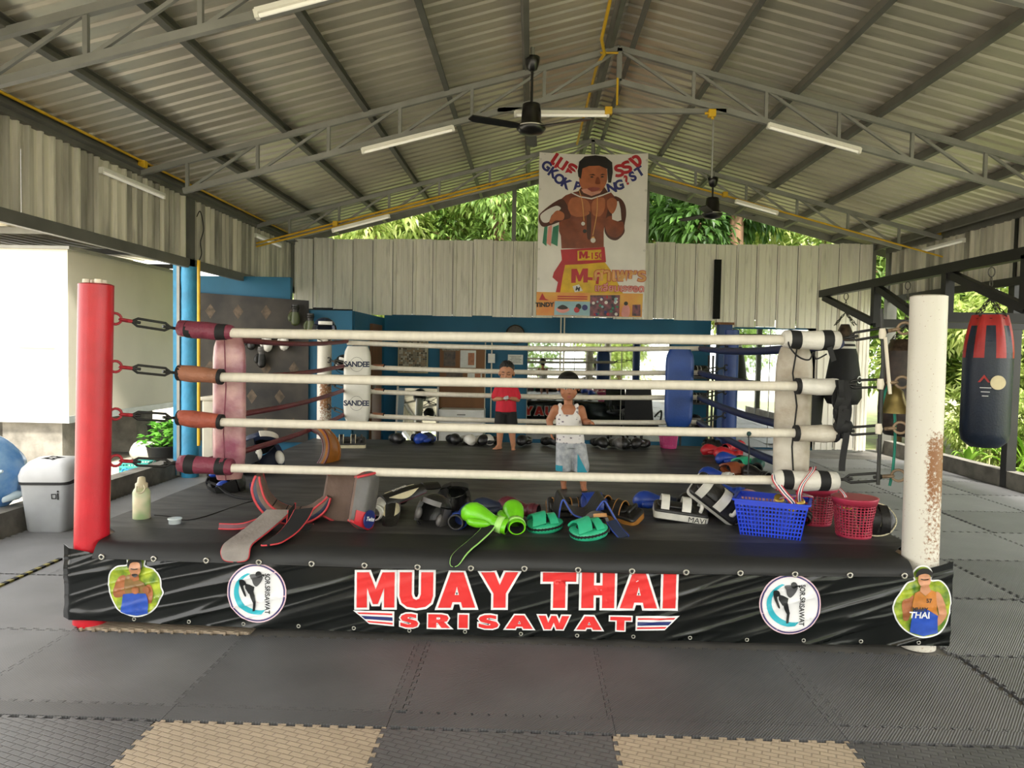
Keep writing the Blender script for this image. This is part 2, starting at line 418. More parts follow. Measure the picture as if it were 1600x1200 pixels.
for sg, x in ((-1, -4.55), (1, 6.3)):
    MB().bar((x, -2.75, roof_z(x) - .03), (x, 13.2, roof_z(x) - .03), .02, .14).build('fascia', m_steel, ceiling)
for sg, x in ((-1, -4.5), (1, 6.25)):
    MB().bar((RX, 13.16, RZ - .05), (x, 13.16, roof_z(x) - .05), .02, .13).build('fascia', m_steel, ceiling)

def truss(y, label, tie=False):
    t = emp('roof_truss', label, 'truss', (0, y, 0), group='roof trusses')
    cz = lambda x: roof_z(x) - .135
    xs = (-4.13, 5.9)
    for x in xs:
        MB().bar((RX, 0, cz(RX)), (x, 0, cz(x)), .05, .055).build('top_chord', m_steel, t)
        xe = RX + (4.5 if x > RX else -4.5)
        MB().bar((RX, 0, cz(RX) - .33), (xe, 0, cz(xe) - .3), .05, .055).build('bottom_chord', m_steel, t)
    MB().bar((RX, 0, cz(RX)), (RX, 0, cz(RX) - .33), .05, .05, up=(0, 1, 0)).build('king_post', m_steel, t)
    for sg in (-1, 1):
        offs = [0, .76, 1.5, 2.24, 2.98, 3.72, 4.46]
        for i, o_ in enumerate(offs):
            x = RX + sg * o_
            if i: MB().bar((x, 0, cz(x)), (x, 0, cz(x) - .3), .032, .032, up=(0, 1, 0)).build('vertical', m_steel, t)
            if i + 1 < len(offs):
                x2 = RX + sg * offs[i + 1]
                MB().bar((x + sg * .02, 0, cz(x) - .02), (x2 - sg * .02, 0, cz(x2) - .29), .026, .026).build('diagonal', m_steel, t)
    if tie:
        MB().bar((-.4, 0, 4.075), (1.93, 0, 4.085), .05, .045).build('tie_bar', m_steel, t)
        MB().bar((1.81, .02, 4.06), (1.81, .02, 3.42), .014, .014, up=(0, 1, 0)).build('drop_rod', m_steel, t)
    return t
truss(1.8, 'grey steel roof truss overhead, out of view at the front')
truss(4.8, 'nearest grey steel lattice truss crossing the upper left corner of the roof')
truss(7.8, 'middle grey steel roof truss with tie bar behind the near ceiling fan', True)
truss(11.1, 'rearmost grey steel roof truss that carries the yellow conduit')

# ------------------------------------------------------------------ walls
def clad_mesh(w, h, name, material, ribs=((0., .03), (.5, .012))):
    """sheet in the XZ plane, ribs standing towards -Y"""
    pts = [(0, 0)]
    for c, hh in ribs:
        x = c * w + .02; pts += [(x, 0), (x + .008, -hh), (x + .034, -hh), (x + .042, 0)]
    pts.append((w + .004, 0)); n = len(pts); b = MB()
    b.add([(x, y, z) for z in (0, h) for x, y in pts], [(i, i + 1, n + i + 1, n + i) for i in range(n - 1)])
    return b.mesh(name, material)
wall_back = emp('wall_back', 'back wall with upright metal cladding above blue paint', 'wall', kind='structure')
CM = {}
def clad(parent, p, w, h, rot, material, ribs=((0., .03), (.5, .012))):
    key = (round(w, 3), round(h, 2), material.name, ribs)
    if key not in CM: CM[key] = clad_mesh(w, h, 'cladding_sheet', material, ribs)
    return obj('cladding_sheet', CM[key], parent, p, (0, 0, rot))
random.seed(11)
x = -4.14; i = 0
R3 = ((0., .04), (.36, .012), (.66, .012))
while x < 5.7:
    w = .345
    if x < -3.2: zb = 2.29
    elif x < 3.08: zb = 2.2
    elif x < 4.7: zb = 2.09
    else: zb = .02
    ww = min(w, 5.74 - x)
    ww -= .013
    clad(wall_back, (x, 12.9 + random.uniform(-.006, .006), zb + random.choice((0, .01, -.01))), ww, round(3.5 - zb, 1), 0, m_clad, R3)
    x += w; i += 1
MB().box((.25, 13.0, 1.1), (5.62, .12, 2.22)).build('painted_wall', m_blue, wall_back)
MB().box((3.12, 12.84, 2.72), (.11, .06, 1.0)).build('dark_slot', m_gap, wall_back)
MB().box((.8, 12.955, 2.84), (9.86, .01, 1.24)).build('backing_sheet', m_black, wall_back)
MB().box((5.2, 12.955, 1.2), (1.0, .01, 2.3)).build('backing_sheet', m_black, wall_back)
MB().box((.8, 12.99, 3.45), (9.9, .04, .06)).build('top_rail', m_steel, wall_back)
for x in (-.35, 1.92, 5.78): MB().box((x, 12.98, 3.85 if x < 5 else 3.2), (.07, .07, 1.0 if x > 5 else 1.5)).build('gable_post', m_steel, wall_back)
MB().box((4.1, 13.0, 1.05), (1.5, .1, 2.1)).build('painted_wall', m_blue, wall_back)

wall_left = emp('wall_left', 'left side wall of weathered metal cladding above an open side', 'wall', kind='structure')
R2 = ((.1, .04),)
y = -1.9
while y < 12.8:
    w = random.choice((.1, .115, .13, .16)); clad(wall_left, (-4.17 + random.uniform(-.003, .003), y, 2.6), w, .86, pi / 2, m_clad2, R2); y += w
MB().box((-4.15, 5.4, 2.59), (.06, 15.0, .11)).build('bottom_beam', m_purlin, wall_left)
MB().box((-4.14, 5.4, 3.42), (.07, 15.0, .1)).build('eave_beam', m_purlin, wall_left)
for y in (2.6, 9.0, 12.8): MB().box((-4.2, y, 2.98), (.16, .14, .84)).build('upper_post', m_purlin, wall_left)
for y in (2.6,): MB().box((-4.2, y, 1.3), (.14, .14, 2.6)).build('post', m_purlin, wall_left)
MB().box((-4.32, 9.02, 1.3), (.05, .1, 2.56)).build('door_jamb', m_blue2, wall_left)
MB().box((-4.27, 8.98, 1.3), (.035, .08, 2.56)).build('steel_channel', m_steel, wall_left)
rr_ = [[(.1 * cos(2 * pi * a / 14) * (1 + .1 * noise.noise(V((a * 2.1, z * 6, 0)))), .1 * sin(2 * pi * a / 14), z) for a in range(14)] for z in [i * 2.55 / 30 for i in range(31)]]
MB().loft(rr_).build('blue_column', m_blue2, wall_left, (-4.15, 9.0, 0))
MB().box((-4.4, 5.4, .09), (.17, 7.4, .22)).build('curb', m_conc2, wall_left)

wall_right = emp('wall_right', 'right side wall of dark metal cladding above an open side', 'wall', kind='structure')
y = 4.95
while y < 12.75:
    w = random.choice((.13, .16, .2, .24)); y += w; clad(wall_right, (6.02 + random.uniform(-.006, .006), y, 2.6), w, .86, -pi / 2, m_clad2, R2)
MB().box((6.0, 8.8, 2.59), (.06, 8.0, .1)).build('bottom_beam', m_black, wall_right)
MB().box((5.98, 5.4, 3.42), (.07, 15.0, .1)).build('eave_beam', m_purlin, wall_right)
for y in (2.4, 5.6, 9.6): MB().box((6.06, y, 1.7), (.12, .12, 3.4)).build('post', m_black, wall_right)
MB().box((6.05, 12.88, 1.72), (.16, .12, 3.44)).build('corner_post', m_purlin, wall_right)
MB().box((5.66, 12.93, 1.0), (.06, .06, 2.0)).build('corner_post', m_purlin, wall_right)
MB().box((6.08, 8.9, .09), (.15, 8.4, .24)).build('curb', m_conc2, wall_right)

# corner room at the back left, blue
room = emp('wall_corner', 'blue corner room with a plain front wall at the back left', 'wall', kind='structure')
MB().box((-4.15, 10.66, 1.3), (1.4, .1, 2.6)).build('front_wall', m_blue, room)
MB().box((-3.005, 10.66, 1.07), (.89, .1, 2.14)).build('front_wall', m_blue, room)
MB().box((-2.6, 11.8, 1.07), (.1, 2.2, 2.14)).build('side_wall', m_blue, room)
door = MB().box((-2.53, 12.1, 1.0), (.05, .75, 2.0)).build('door_1', mat('brown_door', '#6b4526', .5, var=.2, scale=3, stretch=(1, 1, .1)))
struct(door, 'brown wooden door in the side of the blue corner room', 'door')
MB().box((-2.49, 11.8, 1.0), (.03, .05, .12)).build('door_handle', m_steel, door)

# ------------------------------------------------------------------ ground outside
yard = MB().box((-16, 5, -.17), (23.3, 90, .1)).build('yard', m_yard); struct(yard, 'pale concrete yard left of the gym', 'ground')
yf = MB().box((20.7, -21.5, -.17), (50, 37, .1)).build('forecourt', m_yard); struct(yf, 'pale concrete forecourt in front of the gym', 'ground')
gs = MB().box((30.6, 28, -.16), (50, 62, .1)).build('garden_bed', m_soil); struct(gs, 'planted garden soil right of the gym', 'ground')
gb = MB().box((.6, 38, -.155), (10.2, 50, .1)).build('rear_bed', m_soil); struct(gb, 'weedy ground behind the gym', 'ground')

# ------------------------------------------------------------------ boxing ring
def canvas_mat():
    m, N, L, b = nodes('ring_canvas')
    geo = N.new('ShaderNodeNewGeometry'); mp = N.new('ShaderNodeMapping'); mp.inputs['Scale'].default_value = (.8, 2.6, 1)
    mp.inputs['Rotation'].default_value = (0, 0, rad(3)); L.new(geo.outputs['Position'], mp.inputs[0])
    nz = N.new('ShaderNodeTexNoise'); nz.inputs['Scale'].default_value = 2.2; nz.inputs['Detail'].default_value = 7; nz.inputs['Roughness'].default_value = .65
    L.new(mp.outputs[0], nz.inputs['Vector'])
    cr = N.new('ShaderNodeValToRGB'); cr.color_ramp.elements[0].color = (*lin('#2a2a2b'), 1); cr.color_ramp.elements[1].color = (*lin('#4d4c4b'), 1)
    cr.color_ramp.elements[0].position = .35; cr.color_ramp.elements[1].position = .72
    L.new(nz.outputs['Fac'], cr.inputs[0]); L.new(cr.outputs[0], b.inputs['Base Color'])
    rr = N.new('ShaderNodeMapRange'); rr.inputs[1].default_value = .3; rr.inputs[2].default_value = .7; rr.inputs[3].default_value = .62; rr.inputs[4].default_value = .45
    L.new(nz.outputs['Fac'], rr.inputs[0]); L.new(rr.outputs[0], b.inputs['Roughness'])
    bp = N.new('ShaderNodeBump'); bp.inputs['Strength'].default_value = .3; bp.inputs['Distance'].default_value = .012
    L.new(nz.outputs['Fac'], bp.inputs['Height']); L.new(bp.outputs[0], b.inputs['Normal'])
    return m
def rust_post_mat():
    m, N, L, b = nodes('rusty_white_paint')
    tc = N.new('ShaderNodeTexCoord'); sp = N.new('ShaderNodeSeparateXYZ'); L.new(tc.outputs['Object'], sp.inputs[0])
    n1 = N.new('ShaderNodeTexNoise'); n1.inputs['Scale'].default_value = 55; n1.inputs['Detail'].default_value = 9; n1.inputs['Roughness'].default_value = .68; L.new(tc.outputs['Object'], n1.inputs['Vector'])
    # stain runs down one side of the pipe between 0.5 and 1.15 m
    cr = N.new('ShaderNodeValToRGB'); e = cr.color_ramp.elements
    e[0].position = .1; e[0].color = (.13, .13, .13, 1); e[1].position = .65; e[1].color = (.02, .02, .02, 1)
    for p, v in ((.25, .15), (.33, .2), (.42, .22), (.48, .32), (.55, .34), (.6, .3)): q = e.new(p); q.color = (v, v, v, 1)
    dv = N.new('ShaderNodeMath'); dv.operation = 'DIVIDE'; dv.inputs[1].default_value = 1.94; L.new(sp.outputs['Z'], dv.inputs[0]); L.new(dv.outputs[0], cr.inputs[0])
    sx = N.new('ShaderNodeMapRange'); sx.inputs[1].default_value = -.06; sx.inputs[2].default_value = -.015; sx.inputs[3].default_value = .0; sx.inputs[4].default_value = 1; L.new(sp.outputs['X'], sx.inputs[0])
    mu = N.new('ShaderNodeMath'); mu.operation = 'MULTIPLY'; L.new(cr.outputs[0], mu.inputs[0]); L.new(sx.outputs[0], mu.inputs[1])
    ad = N.new('ShaderNodeMath'); ad.operation = 'ADD'; L.new(mu.outputs[0], ad.inputs[0]); L.new(n1.outputs['Fac'], ad.inputs[1])
    mr = N.new('ShaderNodeMapRange'); mr.inputs[1].default_value = .66; mr.inputs[2].default_value = .8; L.new(ad.outputs[0], mr.inputs[0])
    mx = N.new('ShaderNodeMix'); mx.data_type = 'RGBA'; mx.inputs['A'].default_value = (*lin('#d8d3c6'), 1); mx.inputs['B'].default_value = (*lin('#8a5c34'), 1)
    n3 = N.new('ShaderNodeTexNoise'); n3.inputs['Scale'].default_value = 95; n3.inputs['Detail'].default_value = 2; L.new(tc.outputs['Object'], n3.inputs['Vector'])
    m3 = N.new('ShaderNodeMapRange'); m3.inputs[1].default_value = .7; m3.inputs[2].default_value = .74; L.new(n3.outputs['Fac'], m3.inputs[0])
    mm = N.new('ShaderNodeMath'); mm.operation = 'MAXIMUM'; L.new(mr.outputs[0], mm.inputs[0]); L.new(m3.outputs[0], mm.inputs[1])
    L.new(mm.outputs[0], mx.inputs['Factor']); L.new(mx.outputs['Result'], b.inputs['Base Color']); b.inputs['Roughness'].default_value = .45
    return m
m_canvas = canvas_mat()
m_vinyl = mat('black_vinyl', '#090d0c', .2, var=.2, scale=2, bump=.05, bscale=25, spec=.5)
m_pred = mat('red_post_paint', '#c01f2c', .32, var=.12, scale=5, bump=.12, bscale=120, spec=.5)
m_prust = rust_post_mat()
m_rope = mat('white_rope_cover', '#d9d2c2', .5, var=.05, scale=9, bump=.15, bscale=60, stretch=(3, 1, 1))
m_ropered = mat('maroon_rope_cover', '#6b2430', .5, var=.15, scale=8, bump=.4)
m_ropeblue = mat('navy_rope_cover', '#14204a', .5, var=.15, scale=8, bump=.3)
m_iron = mat('dark_iron', '#3a3a38', .45, .7, var=.2)
m_redhook = mat('red_painted_hook', '#a3202c', .4, var=.1)
m_maroon = mat('maroon_leather', '#7a3345', .5, var=.16, scale=9, bump=.5)
m_brown = mat('brown_leather', '#99664d', .55, var=.16, scale=9, bump=.5)
m_rust = mat('rust_leather', '#a1523f', .55, var=.16, scale=9, bump=.5)
m_wleather = mat('white_leather', '#d8d4ca', .45, var=.1, scale=7, bump=.3)
m_dirtyw = mat('stained_white_leather', '#cfc8ba', .5, col2='#9d907c', scale=5, bump=.3)
m_pink = mat('worn_maroon_pink_pad', '#8a3f58', .3, col2='#c99d98', scale=6, bump=.6, bscale=14, spec=.6, detail=6)
m_strap = mat('black_strap', '#131314', .7, var=.2, scale=20)
m_navyp = mat('blue_pad_leather', '#173f86', .4, var=.15, scale=5, bump=.2)
m_sandee = mat('off_white_pad_leather', '#d5d2c6', .45, var=.06, scale=5, bump=.2)
m_ink = mat('navy_print', '#1a2440', .5, var=0)
m_chrome = mat('eyelet_metal', '#b9b6ac', .3, .8, var=0)

ring = emp('boxing_ring', 'boxing ring with black canvas, white ropes, a red post and a rusty white post', 'boxing ring')
RW = (-2.6, 2.2, 4.2, 8.98, .5)
pf = MB(); pf.box((-.2, 6.6, .46), (4.72, 4.66, .06))
for x in (-2.4, -1.2, 0, 1.2, 2.05):
    for y in (4.4, 5.9, 7.4, 8.8): pf.box((x, y, .21), (.09, .09, .44))
for x in (-2.4, -1.2, 0, 1.2, 2.05): pf.box((x, 6.6, .38), (.08, 4.5, .1))
pf.build('platform', mat('platform_wood', '#7d6a52', .8, var=.25, scale=4), ring)
def canvas(u, v):
    # u across x, v from the rear edge forward and over the front lip
    L1 = 4.86; s0 = v * (L1 + .18); kk = max(0, min(1, (s0 - 4.5) / .2)); x = (-2.62 + 4.87 * u) * (1 - kk) + (-2.415 + 4.5 * u) * kk
    L1 = 4.86; L2 = .18; s = v * (L1 + L2)
    sag = -.02 * sin(pi * u) - .012 * (u < .5) * (1 - u)
    if s < L1:
        y = 8.98 - s; z = .505 + .004 * noise.noise(V((x * 2, y * 2.5, 0)))
        k = max(0, (s - L1 + .35) / .35); z -= .014 * k * k
    else:
        t = (s - L1) / L2; a = min(1, t * 1.6) * pi / 2
        y = 8.98 - L1 - .045 * sin(a) - .028 * t - .006 * noise.noise(V((x * 3.1, t * 2, 7))); z = .491 - .032 * (1 - cos(a)) - .036 * t + sag * t
    return (x, y - .04 + .04, z)
VB = 4.6 / 5.04
cv = MB().sheet(lambda u, v: canvas(u, v * VB), 60, 60, .008).build('canvas', m_canvas, ring)
MB().sheet(lambda u, v: V(canvas(u, VB + (1 - VB) * v)) + V((0, 0, .001)), 110, 24, .009).build('canvas_border', mat('black_canvas_border', '#18191a', .55, var=.15, scale=3, bump=.15, bscale=12), ring)
for sx, x in ((-1, -2.62), (1, 2.25)):
    MB().sheet(lambda u, v: (x + sx * .012 * sin(pi * v) + sx * .01 * noise.noise(V((u * 14, v * 3, sx))), 4.22 + 4.74 * u, .505 - .47 * v), 60, 8, .008).build('side_skirt', m_canvas, ring)
k = MB()
for i in range(16):
    u = .012 + .0651 * i
    p = V(canvas(u, (4.86 + .14) / 5.04)); ring_pts = [(p.x + .013 * cos(a), p.y - .008, p.z + .013 * sin(a)) for a in [2 * pi * q / 12 for q in range(13)]]
    MB().tube(ring_pts, .005, 6).build('eyelet', m_chrome, ring)

# posts: left red, right white with rust, rear white and rear blue
def post(p0, p1, r, material, label, cap=True):
    b = MB(); b.M = Matrix.Translation(p0); d = V(p1) - V(p0); b.tube([(0, 0, 0), d * .5, d], r, 28)
    if cap: b.tube([d, d + V((0, 0, .006))], [r, r * .86], 28)
    me = b.mesh('corner_post', material)
    # mesh kept in post-local coordinates so the stain follows the post
    for v in me.vertices: v.co -= V(p0)
    o = obj('corner_post', me, ring, p0); o['label'] = label; return o
PL0, PL1 = (-2.52, 4.2, -.01), (-2.475, 4.2, 1.935)
PR0, PR1 = (2.195, 4.2, -.01), (2.18, 4.2, 1.945)
post(PL0, PL1, .092, m_pred, 'red painted corner post')
for dx, dy in ((-.045, -.02), (-.028, .03), (.03, -.03), (.02, .04)):
    MB().cyl((PL1[0] + dx, PL1[1] + dy, 1.92), (PL1[0] + dx, PL1[1] + dy, 1.965), .02, 10).build('bolt_cap', m_cream, ring)
post(PR0, PR1, .094, m_prust, 'white corner post with brown rust stains')
post((-2.5, 8.98, 0), (-2.5, 8.98, 1.78), .085, m_prust, 'white corner post at the back')
post((2.35, 8.9, 0), (2.35, 8.9, 1.9), .085, mat('navy_post', '#1b3a78', .45), 'blue corner post at the back')

CFL, CFR, CRL, CRR = V((-2.17, 4.57, 0)), V((1.81, 4.47, 0)), V((-2.13, 8.6, 0)), V((1.9, 8.5, 0))
ZF = (1.685, 1.412, 1.133, .85)
def rope(p, q, r, material, sag=.01):
    p, q = V(p), V(q); pts = []
    for i in range(17):
        t = i / 16; c = p.lerp(q, t); c.z -= sag * 4 * t * (1 - t); c.z += .003 * noise.noise(V((t * 9, c.y, c.x))); pts.append(c)
    return MB().tube(pts, r, 12).build('rope', material, ring)
for i, z in enumerate(ZF):
    rope((CFL.x, CFL.y, z), (CFR.x, CFR.y, z + .015), (.03, .029, .027, .027)[i], m_rope, .008)
    rope((CRL.x, CRL.y, z - .015), (CRR.x, CRR.y, z - .01), .028, m_rope, .03)
    rope((CFL.x, CFL.y, z), (CRL.x, CRL.y, z), .022, m_ropered, .05)
    rope((CFR.x, CFR.y, z), (CRR.x, CRR.y, z - .01), .032, m_ropeblue, .04)

def turnbuckle(p, q, material_hook):
    """eye on the post, open turnbuckle body of two rods, hook at the rope"""
    p, q = V(p), V(q); d = (q - p).normalized(); Ln = (q - p).length
    x = d.cross(V((0, 0, 1))).normalized(); zz = x.cross(d).normalized()
    t = emp('turnbuckle'); t.parent = ring
    def loop(c, a, b_, ax, n=14): return [c + d * (a * cos(2 * pi * i / n)) + ax * (b_ * sin(2 * pi * i / n)) for i in range(n + 1)]
    h = MB(); h.tube(loop(p + d * .02, .035, .032, zz), .008, 6); h.tube([p + d * .05, p + d * (Ln * .3)], .011, 8)
    h.tube(loop(p + d * .065, .02, .018, x), .007, 6); h.build('hook', material_hook, t)
    a, e = p + d * (Ln * .3), p + d * (Ln * .92)
    bd = MB()
    for s_ in (-1, 1):
        bd.tube([a, a + d * .035 + zz * .022 * s_, e - d * .035 + zz * .022 * s_, e], .0085, 6)
    bd.tube([a - d * .03, a + d * .05], .01, 6); bd.tube([e - d * .05, q], .01, 6)
    bd.build('body', m_iron, t)
for i, z in enumerate(ZF):
    zp = (1.75, 1.475, 1.2, .93)[i]; turnbuckle((-2.41, 4.24, zp), (CFL.x - .02, CFL.y - .02, z + .02), m_redhook)
    zr = (1.775, 1.47, 1.215, .945)[i]; turnbuckle((2.1, 4.25, zr), (CFR.x + .02, CFR.y - .02, z + .03), mat('rusty_hook', '#8f7a62', .6, .3, var=.3))
    turnbuckle((-2.44, 8.92, z + .05), (CRL.x, CRL.y, z), m_iron); turnbuckle((2.29, 8.84, z + .05), (CRR.x, CRR.y, z), m_iron)

def rope_pad(p, q, r0, r1, material, label, straps=True, edge=None):
    p, q = V(p), V(q); pts = [p.lerp(q, t) for t in (0, .02, .12, .3, .5, .7, .88, .97, 1)]
    rs = [r0 * .75, r0 * .95, r0, r0 * 1.03, (r0 + r1) / 2 * 1.05, (r0 + r1) / 2, r1 * 1.08, r1, r1 * .8]
    pb = MB().tube(pts, rs, 16, flat=.9); pb.v = [tuple(V(a) + V((0, 0, 1)) * (.011 * noise.noise(V(a) * 9))) for a in pb.v]
    o = pb.build('rope_pad', material, ring); o['label'] = label
    if straps:
        for t in (.24, .8):
            c = p.lerp(q, t); w = (q - p).normalized() * .03; rr = (r0 * (1 - t) + r1 * t) * 1.07
            sb = MB().tube([c - w, c, c + w], rr, 16, flat=.9); sb.v = [tuple(V(a) + V((0, 0, 1)) * (.011 * noise.noise(V(a) * 9))) for a in sb.v]; sb.build('strap', m_strap, o)
    else:
        MB().tube([p - (q - p) * .01, p + (q - p) * .08], r0 * .98, 14, flat=.9).build('strap', m_strap, o)
        MB().tube([q - (q - p) * .07, q + (q - p) * .01], r1 * 1.1, 14, flat=.9).build('strap', m_strap, o)
def fl(i, dx): return (CFL.x + dx, CFL.y + .005, ZF[i] + .02 * (1 if dx < .1 else 0))
rope_pad(fl(0, -.01), fl(0, .33), .06, .048, m_maroon, 'maroon rope pad')
rope_pad(fl(1, -.01), fl(1, .26), .056, .05, m_brown, 'brown rope pad', False)
rope_pad(fl(2, -.01), fl(2, .26), .054, .048, m_rust, 'rust brown rope pad', False)
rope_pad(fl(3, -.01), fl(3, .33), .06, .056, m_maroon, 'maroon rope pad')
lp = MB(); lp.tube(spline([(1.5, CFR.y - .03, 1.72), (1.5, CFR.y - .06, 1.66), (1.56, CFR.y - .05, 1.6), (1.62, CFR.y - .05, 1.585), (1.64, CFR.y - .06, 1.63), (1.66, CFR.y - .05, 1.59), (1.72, CFR.y - .05, 1.62)], 5), .005, 6); lp.build('cord_loop', m_strap, ring)
MB().bar((1.73, CFR.y - .06, 1.66), (1.76, CFR.y - .06, 1.58), .03, .006, up=(0, 1, 0)).build('hanging_tab', m_strap, ring)
def frp(i, dx): return (CFR.x + dx, CFR.y, ZF[i] + .015)
rope_pad(frp(0, .0), frp(0, -.33), .062, .055, m_wleather, 'white rope pad with black straps')
rope_pad(frp(1, .0), frp(1, -.24), .056, .05, m_wleather, 'white rope pad', False)
rope_pad(frp(2, .0), frp(2, -.24), .056, .05, m_dirtyw, 'stained white rope pad', False)
rope_pad(frp(3, .02), frp(3, -.36), .066, .06, m_wleather, 'white rope pad with black straps')
for z in ZF[1:]:
    rope_pad((CRL.x + .3, CRL.y + .01, z - .015), (CRL.x + .44, CRL.y, z - .015), .036, .034, m_brown, 'brown rope wrap', False)

def corner_pad(c, z0, z1, w, t, rz, material, label, taper=1.):
    """upright cushion, rounded and slightly bulging"""
    H = z1 - z0; rings = []
    base = rrect(w, t, min(w, t) * .36, 5)
    for i in range(15):
        k = i / 14; s_ = (1 - (abs(2 * k - 1)) ** 8 * .25) * (taper + (1 - taper) * k if taper < 1 else 1) * (1 + .03 * noise.noise(V((k * 5, c[0], 0))))
        rings.append([V((x * s_, y * s_, k * H)) for x, y in base])
    o = MB().loft(rings).build('corner_pad', material, ring, (c[0], c[1], z0), (0, 0, rz)); o['label'] = label
    return o
cp = corner_pad((-1.955, 4.8), .74, 1.66, .2, .13, rad(30), m_pink, 'worn maroon and pink corner pad')
MB().tube([(-.03, -.066, .0), (-.045, -.067, .3), (-.03, -.067, .6), (-.04, -.066, .9)], .004, 5).build('cord', m_maroon, cp)
cp = corner_pad((1.625, 4.68), .8, 1.66, .215, .13, rad(-25), m_dirtyw, 'stained off-white corner pad', 1.)
MB().tube([(.02, -.067, .86), (.0, -.068, .7), (.03, -.068, .5), (.01, -.068, .25), (.03, -.067, .0)], .005, 5).build('cord', m_strap, cp)
cp = corner_pad((-1.975, 8.45), .76, 1.63, .3, .12, rad(6), m_sandee, 'off-white corner pad with navy lettering')
for z in (.2, .64):
    print_flat('lettering', text2d('SANDEE', .082, .0028, .92, xs=1.0), m_ink, cp, fr((0, -.0615, z)))
    print_flat('emblem_ring', shape2d([circle(.075, 40, 0, 0, .082), circle(.0725, 40, 0, 0, .079)]), m_strap, cp, fr((0, -.061, z + .025)))
cp = corner_pad((1.655, 8.42), .8, 1.66, .31, .13, rad(-6), m_navyp, 'blue corner pad')

# thin ties between the right-hand ropes
def tie(x, y, z0, z1, label):
    t = emp('rope_tie', label, 'cord', (x, y, 0), group='rope ties')
    MB().tube([(0, -.035, z0), (.004, -.037, (z0 + z1) / 2), (-.003, -.035, z1)], .004, 6).build('cord', m_strap, t)
    MB().ell((0, -.037, z1 - .01), (.014, .01, .014)).build('knot', mat('dark_green_cord', '#1c3a38', .8), t)
tie(1.295, 4.49, .9, 1.15, 'thin dark cord tied between the two lower ropes near the right corner pad')

# ------------------------------------------------------------------ banner along the front apron
def banner_y(x, z):
    t = (x + .1) / 2.4; k = max(-1, min(1, t))
    c = z + .3 * (1 if k < 0 else -1) * abs(x + .1) * 1.0
    al = x * .9 - z * .3 * k
    amp = .35 + .9 * min(1, abs(k) * 1.2)
    n = noise.noise(V((c * 6.5, al * .7, 3 if k < 0 else 9))); r = max(0, 1 - abs(n) * 5) ** 1.6
    n2 = noise.noise(V((c * 13, al * 1.3, 20))); r2 = max(0, 1 - abs(n2) * 6) ** 1.6
    edge = max(0, (.13 - z) / .13)
    return 4.085 - .007 * amp * r - .004 * amp * r2 + .02 * min(1, (abs(k)) ** 3) * 0 - .012 * edge * noise.noise(V((x * 5, 1, 1))) - .006 * noise.noise(V((x * 1.3, z * 1.5, 2)))
def b_lo(x): return .05 - .012 * (x + 2.6) / 4.9 - .02 * sin(pi * (x + 2.63) / 4.94) + .006 * noise.noise(V((x * 4, 0, 0)))
def b_hi(x): return .4 + .015 * (x + 2.63) / 4.94 + .065 * max(0, 1 - (x + 2.63) / .45) ** 1.3 + .09 * max(0, 1 - (2.31 - x) / .35) ** 1.3
banner = emp('apron_banner', 'glossy black vinyl banner with red lettering along the front of the ring', 'banner')
def bfn(u, v):
    x = -2.63 + 4.94 * u; z = b_lo(x) + (b_hi(x) - b_lo(x)) * v; y = banner_y(x, z)
    if u < .012: y += .05 * (1 - u / .012)
    return (x, y, z)
MB().sheet(bfn, 420, 56, .003).build('vinyl_sheet', m_vinyl, banner)
for i in range(15):
    x = -2.2 + .31 * i; z = b_lo(x) + .018; y = banner_y(x, z)
    MB().tube([(x + .009 * cos(a), y - .004, z + .009 * sin(a)) for a in [2 * pi * q / 10 for q in range(11)]], .003, 5).build('eyelet', m_chrome, banner)

